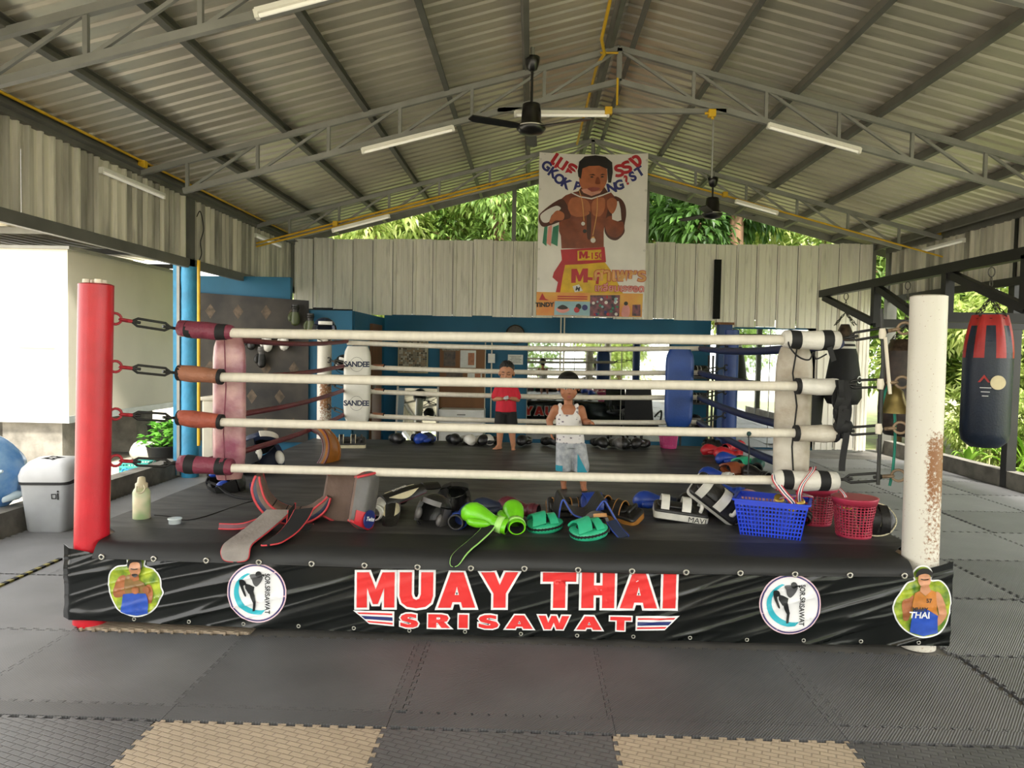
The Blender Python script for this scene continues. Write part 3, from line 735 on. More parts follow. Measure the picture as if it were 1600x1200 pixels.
GL = {
 'M': ([[(0, 0), (0, 1), (.40, 1), (.62, .52), (.84, 1), (1.24, 1), (1.24, 0), (.90, 0), (.90, .56), (.70, .1), (.54, .1), (.34, .56), (.34, 0)]], 1.24),
 'U': ([[(0, 1), (.4, 1), (.4, .38), (.45, .26), (.55, .22), (.65, .26), (.7, .38), (.7, 1), (1.1, 1), (1.1, .34), (1.03, .14), (.85, .02), (.55, -.02), (.25, .02), (.07, .14), (0, .34)]], 1.1),
 'A': ([[(0, 0), (.40, 1), (.82, 1), (1.22, 0), (.80, 0), (.75, .16), (.47, .16), (.42, 0)], [(.54, .36), (.68, .36), (.61, .6)]], 1.22),
 'Y': ([[(0, 1), (.44, 1), (.62, .64), (.80, 1), (1.22, 1), (.82, .4), (.82, 0), (.42, 0), (.42, .4)]], 1.22),
 'T': ([[(0, 1), (1.1, 1), (1.1, .74), (.75, .74), (.75, 0), (.35, 0), (.35, .74), (0, .74)]], 1.1),
 'H': ([[(0, 0), (0, 1), (.4, 1), (.4, .64), (.68, .64), (.68, 1), (1.08, 1), (1.08, 0), (.68, 0), (.68, .36), (.4, .36), (.4, 0)]], 1.08),
 'I': ([[(0, 0), (0, 1), (.42, 1), (.42, 0)]], .42),
 'S': ([[(.0, .1), (.3, -.02), (.7, -.02), (.94, .1), (1.0, .28), (.9, .48), (.62, .6), (.4, .68), (.42, .76), (.6, .78), (.88, .7), (.88, .95), (.6, 1.02), (.3, 1.0), (.08, .88), (.0, .7), (.1, .5), (.36, .4), (.6, .32), (.58, .24), (.4, .22), (.0, .36)]], 1.0),
 'R': ([[(0, 0), (0, 1), (.66, 1), (.92, .92), (1.0, .72), (.92, .5), (.78, .44), (1.08, 0), (.66, 0), (.46, .38), (.4, .38), (.4, 0)], [(.4, .62), (.55, .62), (.6, .7), (.55, .78), (.4, .78)]], 1.06),
 'W': ([[(0, 1), (.38, 1), (.52, .45), (.68, 1), (.94, 1), (1.1, .45), (1.24, 1), (1.62, 1), (1.3, 0), (.96, 0), (.81, .5), (.66, 0), (.32, 0)]], 1.62),
}
def letters(word, x0, x1, z, h, gap, slope=.026):
    tot = sum(GL[c][1] for c in word) * h + gap * (len(word) - 1); sx = (x1 - x0 - gap * (len(word) - 1)) / (tot - gap * (len(word) - 1)); x = x0; out = []
    for c in word:
        ps, w = GL[c]
        out.append([[(x + a * h * sx, z + b_ * h + slope * (x + a * h * sx - x0)) for a, b_ in p] for p in ps]); x += w * h * sx + gap
    return out
m_lred = mat('red_lettering', '#e03434', .35, var=.05); m_lwhite = mat('white_lettering', '#e9e9ea', .35, var=.03)
m_lblue = mat('flag_blue', '#25306b', .35, var=0)
def on_banner(k): return lambda x, z: (x, banner_y(x, z) - .005 - .002 * k, z)
def put(name, polys, material, k, off=0., label=None): return print_flat(name, shape2d(polys, off), material, banner, fn=on_banner(k), maxlen=.022, label=label)
for word, x0, x1, z, h, gp in (('MUAY', -.945, -.05, .165, .198, .028), ('THAI', .085, .815, .19, .198, .03)):
    for ps in letters(word, x0, x1, z, h, gp):
        put('letter_outline', ps, m_lwhite, 0, .013); put('letter', ps, m_lred, 1)
for c, x0, x1 in (('S', -.7, -.6), ('R', -.545, -.425), ('I', -.375, -.325), ('S', -.265, -.155), ('A', -.115, .035), ('W', .065, .235), ('A', .275, .415), ('T', .46, .575)):
    for ps in letters(c, x0, x1, .062 + .013 * (x0 + .7), .075, 0, .01):
        put('letter_outline', ps, m_lwhite, 0, .008); put('letter', ps, m_lred, 1)
def flag(pts, kname):
    put('flag_border', [pts], m_lwhite, 0)
    (ax, az), (bx, bz), (cx_, cz_), (dx, dz) = pts   # top-left, top-right, bottom-right, bottom-left
    def band(t0, t1, m_, k):
        e = .05; L_ = lambda t: (ax + (dx - ax) * t, az + (dz - az) * t); R_ = lambda t: (bx + (cx_ - bx) * t, bz + (cz_ - bz) * t)
        q = []
        for t, lo in ((t0, 0), (t0, 1), (t1, 1), (t1, 0)):
            l, r_ = L_(t), R_(t); f = e if lo == 0 else 1 - e; q.append((l[0] + (r_[0] - l[0]) * f, l[1] + (r_[1] - l[1]) * f))
        put('flag_stripe', [q], m_, k)
    band(.14, .26, m_lred, 1); band(.4, .64, m_lblue, 1); band(.76, .88, m_lred, 1)
flag([(-.965, .148), (-.735, .148), (-.735, .065), (-.875, .075)], 'l')
flag([(.60, .16), (.84, .168), (.76, .085), (.60, .078)], 'r')

# emblems: white disc, blue crescent, kicking figure
def emblem(cx_, cz_, s):
    g = lambda pts: [[((x - 1238) * s + cx_, (365 - y) * s + cz_) for x, y in pts]]
    d = lambda r: [[(cx_ + r * s * cos(2 * pi * i / 48), cz_ + r * s * sin(2 * pi * i / 48)) for i in range(48)]]
    put('emblem_disc', d(232), mat('pink_rim_print', '#e6c3cd', .35, var=0), 0); put('emblem_ring', d(222) + d(212), m_lblue, 1); put('emblem_disc', d(208), m_lwhite, 1)
    out = [(1238 + 178 * cos(rad(a)), 365 - 178 * sin(rad(a)) * .95) for a in range(112, 292, 9)]
    inn = [(1262 + 165 * cos(rad(a)), 350 - 150 * sin(rad(a))) for a in range(286, 112, -9)]
    put('emblem_crescent', g(out + inn), mat('cyan_print', '#38b3c4', .35, var=.1), 2)
    mk = mat('figure_print', '#17191b', .4, var=.2); mk2 = mat('figure_grey_print', '#5a5a5c', .4, var=.3)
    put('figure_torso', g(spline([(1188, 222), (1232, 214), (1285, 226), (1278, 268), (1240, 312), (1214, 296), (1203, 258)], 4, True)), mk2, 3)
    put('figure_head', g(circle(24, 18, 1258, 214)), mk, 4)
    put('figure_shorts', g([(1148, 290), (1186, 300), (1222, 318), (1210, 372), (1176, 372), (1150, 330)]), mk, 3)
    put('figure_leg', g(spline([(1112, 258), (1146, 262), (1160, 300), (1136, 312), (1158, 384), (1146, 390), (1118, 330), (1106, 285)], 3, True)), mk, 4)
    put('figure_leg', g([(1176, 350), (1214, 350), (1236, 430), (1226, 505), (1208, 508), (1214, 440), (1192, 400)]), mk, 4)
    put('figure_arm', g([(1262, 216), (1300, 210), (1304, 230), (1294, 230), (1290, 221), (1268, 230)]), mk, 5)
    me = text2d('SOR.SRISAWAT', 54 * s, .0008, 1.0, 'CENTER', xs=.86)
    for v in me.vertices:
        x, y = v.co.x, v.co.y; v.co.x = cx_ + 68 * s + y; v.co.y = cz_ + 0 * s - x
    print_flat('emblem_lettering', me, mk, banner, fn=on_banner(4), maxlen=.03)
emblem(-1.505, .232, .00072); emblem(1.437, .249, .00072)

m_ggreen = mat('portrait_foliage_print', '#3f6b23', .35, col2='#b7c53a', scale=14, spec=.5)
m_pskin = mat('portrait_skin_print', '#a4653f', .35, var=.22, scale=18); m_pskin2 = mat('portrait_light_skin_print', '#c98f6a', .35, var=.15, scale=18)
m_phair = mat('portrait_hair_print', '#1a1614', .4, var=.2); m_pblue = mat('portrait_blue_print', '#2b4fae', .35, var=.2, scale=14)
m_porange = mat('portrait_orange_print', '#c07a35', .35, var=.2, scale=14); m_pbrown = mat('portrait_tan_print', '#8a6a3c', .35, var=.2, scale=14)
def portrait(cx_, cz_, s, ox, oy, outline, layers):
    g = lambda pts: [((x - ox) * s + cx_, (oy - y) * s + cz_) for x, y in pts]
    put('portrait_border', [g(spline(outline, 5, True))], m_lwhite, 0, .006); put('portrait_background', [g(spline(outline, 5, True))], m_ggreen, 1, -.002)
    for i, (nm, pts, m_, sm) in enumerate(layers): put(nm, [g(spline(pts, 4, True) if sm else pts)], m_, 2 + i)
portrait(-2.19, .235, .00072, 325, 320,
  [(122, 215), (180, 150), (262, 134), (270, 84), (335, 58), (394, 86), (398, 134), (470, 165), (515, 232), (522, 300), (538, 345), (515, 392), (480, 460), (420, 508), (340, 532), (260, 520), (190, 480), (140, 400), (118, 310)],
  [('portrait_arm', [(190, 235), (245, 215), (260, 290), (300, 310), (330, 330), (250, 370), (170, 390), (150, 340)], m_pskin, True),
   ('portrait_arm', [(400, 300), (440, 280), (465, 340), (455, 420), (420, 420), (400, 360)], m_pskin, True),
   ('portrait_shirt', [(250, 230), (290, 205), (350, 245), (395, 270), (410, 330), (300, 380), (245, 340)], m_pbrown, True),
   ('portrait_shorts', [(232, 360), (300, 350), (410, 350), (432, 400), (428, 505), (340, 526), (262, 516), (215, 495)], m_pblue, False),
   ('portrait_hand', circle(30, 14, 330, 325), m_pskin, False), ('portrait_hand', circle(28, 14, 415, 320), m_pskin, False),
   ('portrait_neck', [(295, 190), (360, 190), (365, 240), (320, 255), (290, 225)], m_pskin, False),
   ('portrait_face', circle(46, 22, 334, 150, 62), m_pskin2, False),
   ('portrait_hair', [(284, 150), (276, 110), (300, 78), (340, 70), (380, 84), (392, 120), (386, 160), (372, 110), (336, 100), (300, 112)], m_phair, True),
   ('portrait_eyes', [(306, 146), (328, 150), (340, 150), (362, 146), (362, 154), (340, 158), (328, 158), (306, 154)], m_phair, False),
   ('portrait_beard', [(312, 196), (334, 190), (358, 196), (350, 212), (334, 216), (318, 210)], m_phair, True)])
portrait(2.148, .26, .00072, 1325, 410,
  [(1112, 420), (1150, 330), (1212, 242), (1264, 216), (1252, 160), (1300, 113), (1358, 117), (1388, 160), (1380, 215), (1450, 217), (1508, 272), (1532, 360), (1526, 480), (1498, 568), (1440, 622), (1340, 648), (1260, 628), (1190, 580), (1132, 500)],
  [('portrait_arm', [(1175, 375), (1225, 350), (1255, 330), (1245, 430), (1225, 520), (1190, 520), (1175, 450)], m_pskin, True),
   ('portrait_arm', [(1420, 300), (1460, 320), (1505, 440), (1500, 500), (1450, 560), (1410, 530), (1450, 470), (1425, 380)], m_pskin2, True),
   ('portrait_shirt', [(1262, 310), (1300, 292), (1340, 335), (1385, 285), (1420, 300), (1430, 420), (1445, 480), (1440, 530), (1250, 530), (1245, 420)], m_porange, False),
   ('portrait_shorts', [(1250, 440), (1345, 425), (1440, 480), (1446, 612), (1340, 640), (1240, 612)], m_pblue, False),
   ('portrait_neck', [(1300, 250), (1362, 250), (1380, 290), (1338, 328), (1296, 294)], m_pskin2, False),
   ('portrait_face', circle(46, 22, 1325, 205, 58), m_pskin2, False),
   ('portrait_hair', [(1262, 190), (1268, 150), (1300, 122), (1350, 122), (1384, 150), (1380, 190), (1362, 168), (1330, 160), (1290, 170)], m_phair, True),
   ('portrait_eyes', [(1296, 196), (1318, 200), (1332, 200), (1354, 196), (1354, 204), (1332, 208), (1318, 208), (1296, 204)], m_phair, False)])
print_flat('portrait_number', text2d('57', .03, .001), m_phair, banner, fn=lambda x, y: on_banner(12)(x + 2.172, y + .286), maxlen=.03)
for s_, w_, z_ in (('MUAY', .03, .238), ('THAI', .05, .2)):
    me = text2d(s_, w_, .0012); print_flat('portrait_lettering', me, m_lwhite if w_ > .04 else m_phair, banner, fn=(lambda z_: lambda x, y: on_banner(12)(x + 2.125, y + z_))(z_), maxlen=.03)
# matching banner on the far side of the ring, seen in the mirrors
rb = emp('apron_banner', 'black banner with red lettering on the far ring apron, mirrored in the back wall', 'banner', (-.2, 9.06, 0), (0, 0, pi))
MB().sheet(lambda u, v: (-2.4 + 4.8 * u, .01 * noise.noise(V((u * 20, v * 4, 5))), .05 + .43 * v), 80, 10, .003).build('vinyl_sheet', m_vinyl, rb)
for word, x0, x1, z, h, gp in (('MUAY', -.945, -.05, .19, .2, .028), ('THAI', .085, .815, .19, .2, .03)):
    for ps in letters(word, x0, x1, z, h, gp, 0):
        print_flat('letter_outline', shape2d(ps, .013), m_lwhite, rb, fr((0, -.014, 0))); print_flat('letter', shape2d(ps), m_lred, rb, fr((0, -.016, 0)))

# ------------------------------------------------------------------ lamps, fans, conduits under the roof
m_enamel = mat('white_enamel', '#ece8dc', .35, var=.03)
m_tube = mat('fluorescent_tube', '#f4efdf', .25, var=0)
tb = m_tube.node_tree.nodes['Principled BSDF']; tb.inputs['Emission Color'].default_value = (1, .95, .82, 1); tb.inputs['Emission Strength'].default_value = .08
def batten(p, q, label):
    p, q = V(p), V(q); d = (q - p).normalized(); up = V((0, 0, 1)) - d * d.z; up.normalize()
    t = emp('fluorescent_lamp', label, 'lamp', tuple(p), group='fluorescent battens'); Q = q - p
    MB().bar((0, 0, 0), Q, .045, .03).build('housing', m_enamel, t)
    for c in (V((0, 0, 0)), Q): MB().bar(c - d * .012 - up * .02, c + d * .012 - up * .02, .04, .055).build('end_cap', m_enamel, t)
    MB().cyl(d * .015 - up * .032, Q - d * .015 - up * .032, .014, 10).build('tube', m_tube, t)
batten((-1.77, 4.74, 3.7), (-.66, 4.74, 3.99), 'white fluorescent batten cut off by the top edge of the photo')
batten((-1.776, 7.72, 3.64), (-.849, 7.72, 3.88), 'white fluorescent batten under the middle truss, left of the fan')
batten((2.345, 7.72, 3.94), (3.263, 7.72, 3.70), 'white fluorescent batten under the middle truss, right of the fan')
batten((-.217, 7.74, 4.04), (.727, 7.74, 4.045), 'level white fluorescent batten behind the near ceiling fan motor')
batten((-2.953, 10.98, 3.34), (-2.126, 10.98, 3.56), 'white fluorescent batten under the rear truss left of the fighter poster')
batten((2.9, 10.98, 3.84), (3.5, 10.98, 3.68), 'short white fluorescent batten under the rear truss right of the rear fan')
batten((5.93, 10.57, 3.27), (5.93, 11.64, 3.27), 'white fluorescent batten on the right side wall')
batten((-4.1, 7.05, 3.26), (-4.1, 8.25, 3.26), 'white fluorescent batten on the left side wall near the grey post')
batten((-4.1, 11.0, 3.26), (-4.1, 12.1, 3.26), 'white fluorescent batten on the left side wall near the back corner')

m_fan = mat('black_fan_enamel', '#151413', .3, var=.1, spec=.6)
def fan(loc, drop, angs, label, R_=.66, blade_t=.02):
    t = emp('ceiling_fan', label, 'ceiling fan', loc, group='ceiling fans')
    MB().lathe([(.02, 0), (.075, -.005), (.07, -.05), (.05, -.12), (.02, -.14)], 20).build('canopy', m_fan, t)
    MB().cyl((0, 0, .09), (0, 0, -.02), .02, 8).build('hanger', m_steel, t)
    MB().cyl((0, 0, -.1), (0, 0, -drop + .2), .014, 10).build('down_rod', m_fan, t)
    z = -drop
    MB().lathe([(.04, z + .25), (.085, z + .24), (.095, z + .17), (.1, z + .06), (.14, z + .03), (.145, z), (.11, z - .04), (.02, z - .055)], 24).build('motor', m_fan, t)
    MB().lathe([(.146, z + .026), (.149, z + .02), (.146, z + .014)], 24).build('trim_ring', m_chrome, t)
    for a in angs:
        b = MB(); b.M = Matrix.Rotation(rad(a), 4, 'Z') @ Matrix.Translation((0, 0, z + .012)) @ Matrix.Rotation(rad(11), 4, 'X')
        b.prism([(.12, -.035), (.2, -.055), (R_ - .06, -.065), (R_, -.03), (R_ - .01, .05), (.2, .05), (.12, .03)], -.006, .006); b.build('blade', m_fan, t)
fan((-.05, 7.5, 4.5), .7, (208, 332, 90), 'near black three-blade ceiling fan hanging in the middle of the roof')
fan((2.52, 10.8, 4.12), .53, (5, 125, 245), 'far black ceiling fan hanging in front of the trees at the right', .62)

def pipe(pts, r, label, boxes=(), material=None):
    t = emp('conduit', label, 'conduit', tuple(pts[0]), group='yellow conduits'); o = V(pts[0])
    MB().tube([V(p) - o for p in pts], r, 8).build('pipe', material or m_yellow, t)
    for b in boxes: MB().box(V(b) - o, (.075, .07, .075)).build('junction_box', m_yellow, t, bevel=.008)
pipe([(-4.07, 2.0, 3.5), (-4.07, 12.6, 3.5)], .013, 'yellow conduit along the top of the left side wall', ((-4.07, 7.75, 3.47),))
pipe([(5.9, 3.0, 3.5), (5.9, 12.6, 3.5)], .013, 'yellow conduit along the top of the right side wall', ((5.9, 11.2, 3.45),))
pipe([(RX - .22, 2.0, roof_z(.6) - .14), (RX - .22, 7.4, roof_z(.6) - .14), (RX - .17, 7.6, roof_z(.6) - .2), (RX - .21, 8.0, roof_z(.6) - .16), (RX - .24, 11.0, roof_z(.6) - .16)], .016, 'yellow conduit running along the roof ridge')
cz3 = lambda x: roof_z(x) - .135 - .3
for dz, lb in ((.035, 'upper yellow conduit on the left half of the rear truss'), (-.015, 'lower yellow conduit on the left half of the rear truss')):
    pipe([(x, 11.04, cz3(x) + dz) for x in (-4.1, -3, -1.5, 0, RX)], .014, lb, ((-2.92, 11.02, cz3(-2.92) + .02),) if dz > 0 else ())
pipe([(x, 11.04, cz3(x) + .02) for x in (RX, 2, 3, 4.5, 5.9)], .013, 'yellow conduit on the right half of the rear truss', ((2.75, 11.02, cz3(2.75) + .03),))
pipe([(.815, 7.74, 4.39), (.815, 7.74, 4.12)], .011, 'short yellow conduit dropping from the middle truss apex', ((.73, 7.74, 4.06),))
pipe([(RX - .2, 7.74, 4.64), (RX - .02, 7.74, 4.64)], .011, 'tiny yellow conduit stub at the middle truss apex')
pipe([(1.7, 7.72, 4.04), (1.77, 7.72, 4.04), (1.78, 7.72, 3.98)], .014, 'small yellow elbow at the right end of the tie bar', ((1.77, 7.72, 4.04),))
w = MB(); w.tube(spline([(-4.05, 8.96, 3.15), (-3.98, 8.9, 3.2), (-3.95, 8.92, 3.0), (-4.0, 8.95, 2.85), (-3.98, 8.93, 2.7), (-4.03, 8.95, 2.6)], 6), .006, 6)
tag(w.build('hanging_cable', m_strap), 'thin black cable hanging on the grey post of the left wall', 'cable')
pipe([(-3.99, 8.88, 2.62), (-3.99, 8.88, .4)], .02, 'upright yellow conduit beside the light blue column')
pipe([(.49, 12.88, 2.2), (.49, 12.88, 1.2)], .012, 'upright cream conduit on the blue wall under the poster', (), m_cream)
pipe([(.55, 12.88, 2.2), (.55, 12.88, 1.2)], .012, 'second upright cream conduit on the blue wall under the poster', (), m_cream)

# ------------------------------------------------------------------ large fighter poster hanging from the rear truss
PX = .00921
poster = emp('hanging_poster', 'large hanging vinyl poster of a fighter in yellow and red shorts', 'poster', (.055, 10.97, 2.135))
PH = 256 * PX; PWd = 170 * PX
def poster_y(x, z): return .008 * sin(x * 5 + 1) + .012 * noise.noise(V((x * 2.2, z * 1.6, 4))) + .006 * noise.noise(V((x * 9 + z * 5, z * 3, 8)))
def pfn(u, v):
    x = PWd * u; z = PH * v; z -= .03 * sin(pi * u) * v ** 6
    return (x, poster_y(x, z), z)
m_pw = mat('poster_vinyl', '#e2dcd4', .38, var=.05, scale=3)
MB().sheet(pfn, 34, 48, .003).build('vinyl_sheet', m_pw, poster)
def pprint(name, polys, material, k, sm=False, off=0):
    g = [[((x - 840) * PX, (493 - y) * PX) for x, y in (spline(p, 4, True) if sm else p)] for p in polys]
    return print_flat(name, shape2d(g, off), material, poster, fn=lambda x, z: (x, poster_y(x, z) - .004 - .0015 * k, z), maxlen=.08)
def A(*p): return [(830 + x / 8, 225 + y / 8) for x, y in p]
def B(*p): return [(830 + x / 8, 360 + y / 8) for x, y in p]
def ptext(name, body, px, py, size, ang, material, k, off=.002, xs=1., ax='CENTER'):
    me = text2d(body, size * PX, off, 1., ax, xs=xs); c, s_ = cos(rad(ang)), sin(rad(ang))
    for v in me.vertices:
        x, y = v.co.x, v.co.y; v.co.x = (px - 840) * PX + c * x - s_ * y; v.co.y = (493 - py) * PX + s_ * x + c * y
    print_flat(name, me, material, poster, fn=lambda x, z: (x, poster_y(x, z) - .004 - .0015 * k, z), maxlen=.08)
m_bskin = mat('printed_skin', '#8c4526', .4, col2='#6d3019', scale=5); m_bskin2 = mat('printed_light_skin', '#a85f3a', .4, var=.15, scale=7); m_bdark = mat('printed_dark_skin', '#4a2012', .4, var=.2, scale=6)
m_phair2 = mat('printed_hair', '#170f0c', .4, var=.2); m_pred2 = mat('printed_red', '#b0202a', .4, var=.1); m_pyel = mat('printed_yellow', '#d3a81c', .4, var=.15, scale=7)
m_pnavy = mat('printed_navy', '#26296a', .4, var=.05); m_wrap = mat('printed_wrap', '#d6cfc8', .4, var=.06); m_pgold = mat('printed_gold', '#d29a58', .4, var=.15); m_ppink = mat('printed_pink', '#d98f86', .4, var=.12)
m_lipp = mat('printed_lips', '#8c4038', .4, var=.1); m_ppink2 = mat('painted_glare', '#c98a74', .4, var=.15)
m_pgreen = mat('printed_green', '#2d7a5c', .4, var=.15); m_porg = mat('printed_orange', '#d9773f', .4, col2='#e0b04a', scale=2); m_psky = mat('printed_pale_blue', '#8fb0b8', .4, var=.1); m_pmix = mat('printed_photo', '#1d2434', .4, col2='#8c4a55', scale=14)
for tx, px_, py_, sz, an in (('เ', 859, 254, 31, -33), ('ม', 870, 263, 31, -33), ('ธ', 887, 272, 31, -25), ('ร', 967, 273, 31, 12), ('ร', 980, 267, 31, 22), ('ง', 996, 257, 31, 30)): ptext('thai_lettering', tx, px_, py_, sz, an, m_pred2, 1, .011)
for ch, px_, py_, an in (('G', 848, 264, -32), ('K', 858, 274, -34), ('O', 868, 284, -36), ('K', 879, 291, -30), ('B', 899, 297, -16), ('N', 956, 298, 14), ('G', 968, 293, 18), ('S', 990, 279, 30), ('T', 1001, 271, 34)): ptext('lettering', ch, px_, py_, 20, an, m_pnavy, 1, .009)
ptext('lettering', '?', 980, 285, 20, 25, m_pred2, 1, .008)
for i, (a, b_, m_) in enumerate(((140, 190, m_pgreen), (190, 245, m_ppink), (250, 330, m_pgreen))):
    pprint('printed_ribbon', [A((a + 20, 1030), (b_ + 10, 1000)) + B((b_, 190), (a, 150))], m_, 1 + i)
pprint('printed_arm', [A((1000, 640), (1100, 655), (1165, 735), (1185, 860), (1165, 1000), (1165, 1090), (1080, 1180), (990, 1170), (925, 1100), (910, 990), (890, 900), (930, 780))], m_bdark, 1, True)
pprint('printed_torso', [A((300, 730), (420, 630), (520, 592), (620, 570), (740, 655), (860, 640), (985, 585), (1035, 640), (960, 760), (930, 900), (905, 1080)) + B((912, 190), (640, 212), (382, 216), (370, 60)) + A((345, 1080), (345, 960), (430, 900), (380, 830))], m_bskin, 2)
pprint('printed_chest', [A((500, 660), (700, 700), (720, 860), (560, 900), (450, 820)), A((760, 700), (900, 660), (910, 800), (850, 890), (760, 860))], m_bskin2, 3, True)
pprint('printed_abdomen', [A((690, 860), (740, 860), (745, 1150), (700, 1150))], m_bdark, 3, True)
pprint('printed_arm', [A((85, 905), (130, 835), (300, 705), (400, 690), (490, 890), (390, 945), (260, 1000), (150, 1028), (100, 985))], m_bdark, 3, True)
pprint('printed_wrap', [A((105, 890), (180, 822), (300, 765), (362, 790), (330, 830), (250, 880), (215, 965), (140, 970))], m_wrap, 4, True)
pprint('printed_fist', [A((220, 960), (262, 872), (320, 822), (402, 860), (392, 940), (300, 950), (244, 988))], m_bskin2, 5, True)
pprint('printed_forearm', [A((920, 930), (1000, 880), (1080, 950), (1150, 960), (1150, 1080), (1070, 1150), (980, 1130), (930, 1050))], m_bskin, 3, True)
pprint('printed_wrap', [A((1030, 705), (1085, 695), (1112, 790), (1126, 930), (1080, 948), (1008, 925), (1005, 850))], m_wrap, 4)
pprint('printed_fist', [A((938, 700), (1000, 655), (1062, 690), (1058, 775), (1010, 855), (955, 800))], m_bskin2, 5, True)
pprint('printed_neck', [A((620, 520), (900, 520), (960, 600), (740, 670), (560, 600))], m_bdark, 3)
pprint('printed_face', [A((598, 300), (700, 262), (900, 266), (935, 400), (915, 500), (850, 585), (742, 628), (640, 565), (588, 470))], m_bskin2, 4, True)
pprint('printed_hair', [A((562, 330), (580, 215), (645, 150), (780, 133), (905, 150), (992, 220), (1002, 340), (985, 470), (948, 470), (930, 300), (830, 262), (700, 268), (622, 300), (605, 430), (572, 400))], m_phair2, 5)
pprint('printed_brow', [A((690, 378), (760, 366), (790, 384), (760, 382)), A((840, 382), (870, 362), (915, 372), (870, 378))], m_phair2, 5)
pprint('printed_eye', [A((715, 402), (745, 392), (768, 404), (742, 414)), A((846, 400), (872, 388), (898, 398), (870, 410))], m_phair2, 5)
pprint('printed_nose', [A((800, 410), (830, 410), (850, 480), (815, 492), (785, 480))], m_bskin, 5, True)
pprint('printed_mouth', [A((690, 548), (740, 532), (800, 530), (850, 545), (800, 575), (740, 580))], m_lipp, 6, True)
pprint('painted_chin_glare', [A((610, 560), (700, 545), (740, 590), (850, 575), (880, 560), (850, 600), (742, 640), (640, 600))], m_ppink2, 5)  # glare on the glossy vinyl, painted as a flat coloured shape
pprint('printed_garland', [A((480, 588), (600, 642), (742, 664), (890, 615), (992, 570), (1000, 584), (892, 630), (742, 682), (596, 656), (474, 598))], m_wrap, 6)
for pts in ((A((585, 570), (630, 720), (655, 950)),), (A((815, 640), (815, 850), (770, 1130)),)):
    p = spline(pts[0], 5); pprint('printed_chain', [[(x - .6, y) for x, y in p] + [(x + .6, y) for x, y in p[::-1]]], m_pgold, 6)
for c, m_, r_ in ((A((645, 985))[0], m_wrap, 3), (A((668, 1078))[0], m_phair2, 3), (B((775, 110))[0], m_wrap, 4), (A((775, 1160))[0], m_pgold, 2.4)): pprint('printed_amulet', [circle(r_, 14, c[0], c[1])], m_, 7)
pprint('printed_shorts', [B((430, 410), (930, 380), (1000, 470), (1110, 660), (1170, 772), (372, 768), (400, 560))], m_pyel, 3)
pprint('printed_shorts_side', [B((390, 360), (432, 415), (405, 560), (375, 768), (320, 766), (345, 640), (275, 580), (292, 515))], m_pred2, 4)
pprint('printed_waistband', [B((372, 232), (640, 214), (922, 190), (945, 380), (640, 412), (392, 424), (386, 330))], m_pred2, 4)
pprint('printed_belt_label', [B((582, 244), (880, 224), (886, 352), (586, 368))], m_pyel, 5)
for mx_, my_, mh_ in ((905.5, 403, 11.5), (894, 441, 22)): pprint('lettering', [[(mx_ + a * mh_ * .95, my_ - b_ * mh_ - a * mh_ * .04) for a, b_ in GL['M'][0][0]]], m_pred2, 6)
ptext('lettering', '-150', 931, 402.5, 14, 3, m_pred2, 6, .003); ptext('lettering', '-1', 930, 441, 30, -4, m_pred2, 5, .008)
pprint('printed_tag', [B((530, 690), (610, 665), (660, 745), (560, 765))], m_wrap, 5)
ptext('lettering', 'M', 904, 453, 9, -12, m_phair2, 6, .003)
ptext('thai_lettering', 'ศาเพชร', 970, 436, 27, 0, m_pgold, 7, .008); ptext('thai_lettering', 'ศาเพชร', 970, 436, 27, 0, m_pred2, 6, .016)
ptext('thai_lettering', 'เหลี่ยมเรยอด', 970, 453, 15, 0, m_ppink, 7, .003); ptext('thai_lettering', 'เหลี่ยมเรยอด', 970, 453, 15, 0, m_pred2, 6, .009)
pprint('printed_strip', [B((78, 766), (1420, 766), (1412, 1062), (78, 1062))], m_porg, 1)
pprint('printed_strip', [B((310, 880), (755, 880), (755, 1060), (305, 1055))], m_psky, 8)
pprint('printed_photo', [B((755, 800), (1130, 790), (1125, 1060), (755, 1062))], m_pmix, 8)
pprint('printed_lips', [B((325, 985), (410, 930), (500, 985), (410, 1030))], m_ppink, 9, True); pprint('printed_lips', [B((345, 965), (410, 925), (480, 965), (410, 985))], m_phair2, 10, True)
for x, y, m_ in ((590, 985, m_pred2), (610, 945, m_phair2), (690, 955, m_pnavy)): pprint('printed_glove', [circle(4.6, 16, 830 + x / 8, 360 + y / 8)], m_, 9)
random.seed(5)
for i in range(26):
    pprint('printed_glove', [circle(random.uniform(1.6, 2.8), 9, 830 + random.uniform(775, 1110) / 8, 360 + random.uniform(815, 1045) / 8)], random.choice((m_pred2, m_pnavy, m_wrap, m_psky, m_phair2, m_pgreen)), 9 + i % 3)
pprint('printed_person', [B((1160, 1050), (1165, 950), (1210, 905), (1255, 950), (1250, 1050))], m_ppink, 8, True); pprint('printed_person', [circle(3.2, 12, 830 + 1208 / 8, 360 + 895 / 8)], m_phair2, 9)
pprint('printed_person', [B((1290, 1050), (1290, 910), (1390, 905), (1395, 1050))], m_pmix, 8)
ptext('lettering', 'TINDY', 853, 479, 9.5, 2, m_phair2, 9, .004); pprint('printed_figure', [B((110, 870), (150, 780), (190, 850), (240, 870))], m_pred2, 9)
for y, tx in ((464, 'www'), (467.5, '......')): pprint('printed_line', [[(873, y - 2.4), (920, y - 2.4), (920, y - .6), (873, y - .6)]], m_pred2, 9)
for sx in (.02, PWd - .02):
    for i in range(6):
        z = .1 + i * (PH - .2) / 5
        MB().tube([(sx + .012 * cos(a), poster_y(sx, z) - .004, z + .012 * sin(a)) for a in [2 * pi * q / 8 for q in range(9)]], .003, 5).build('eyelet', m_chrome, poster)
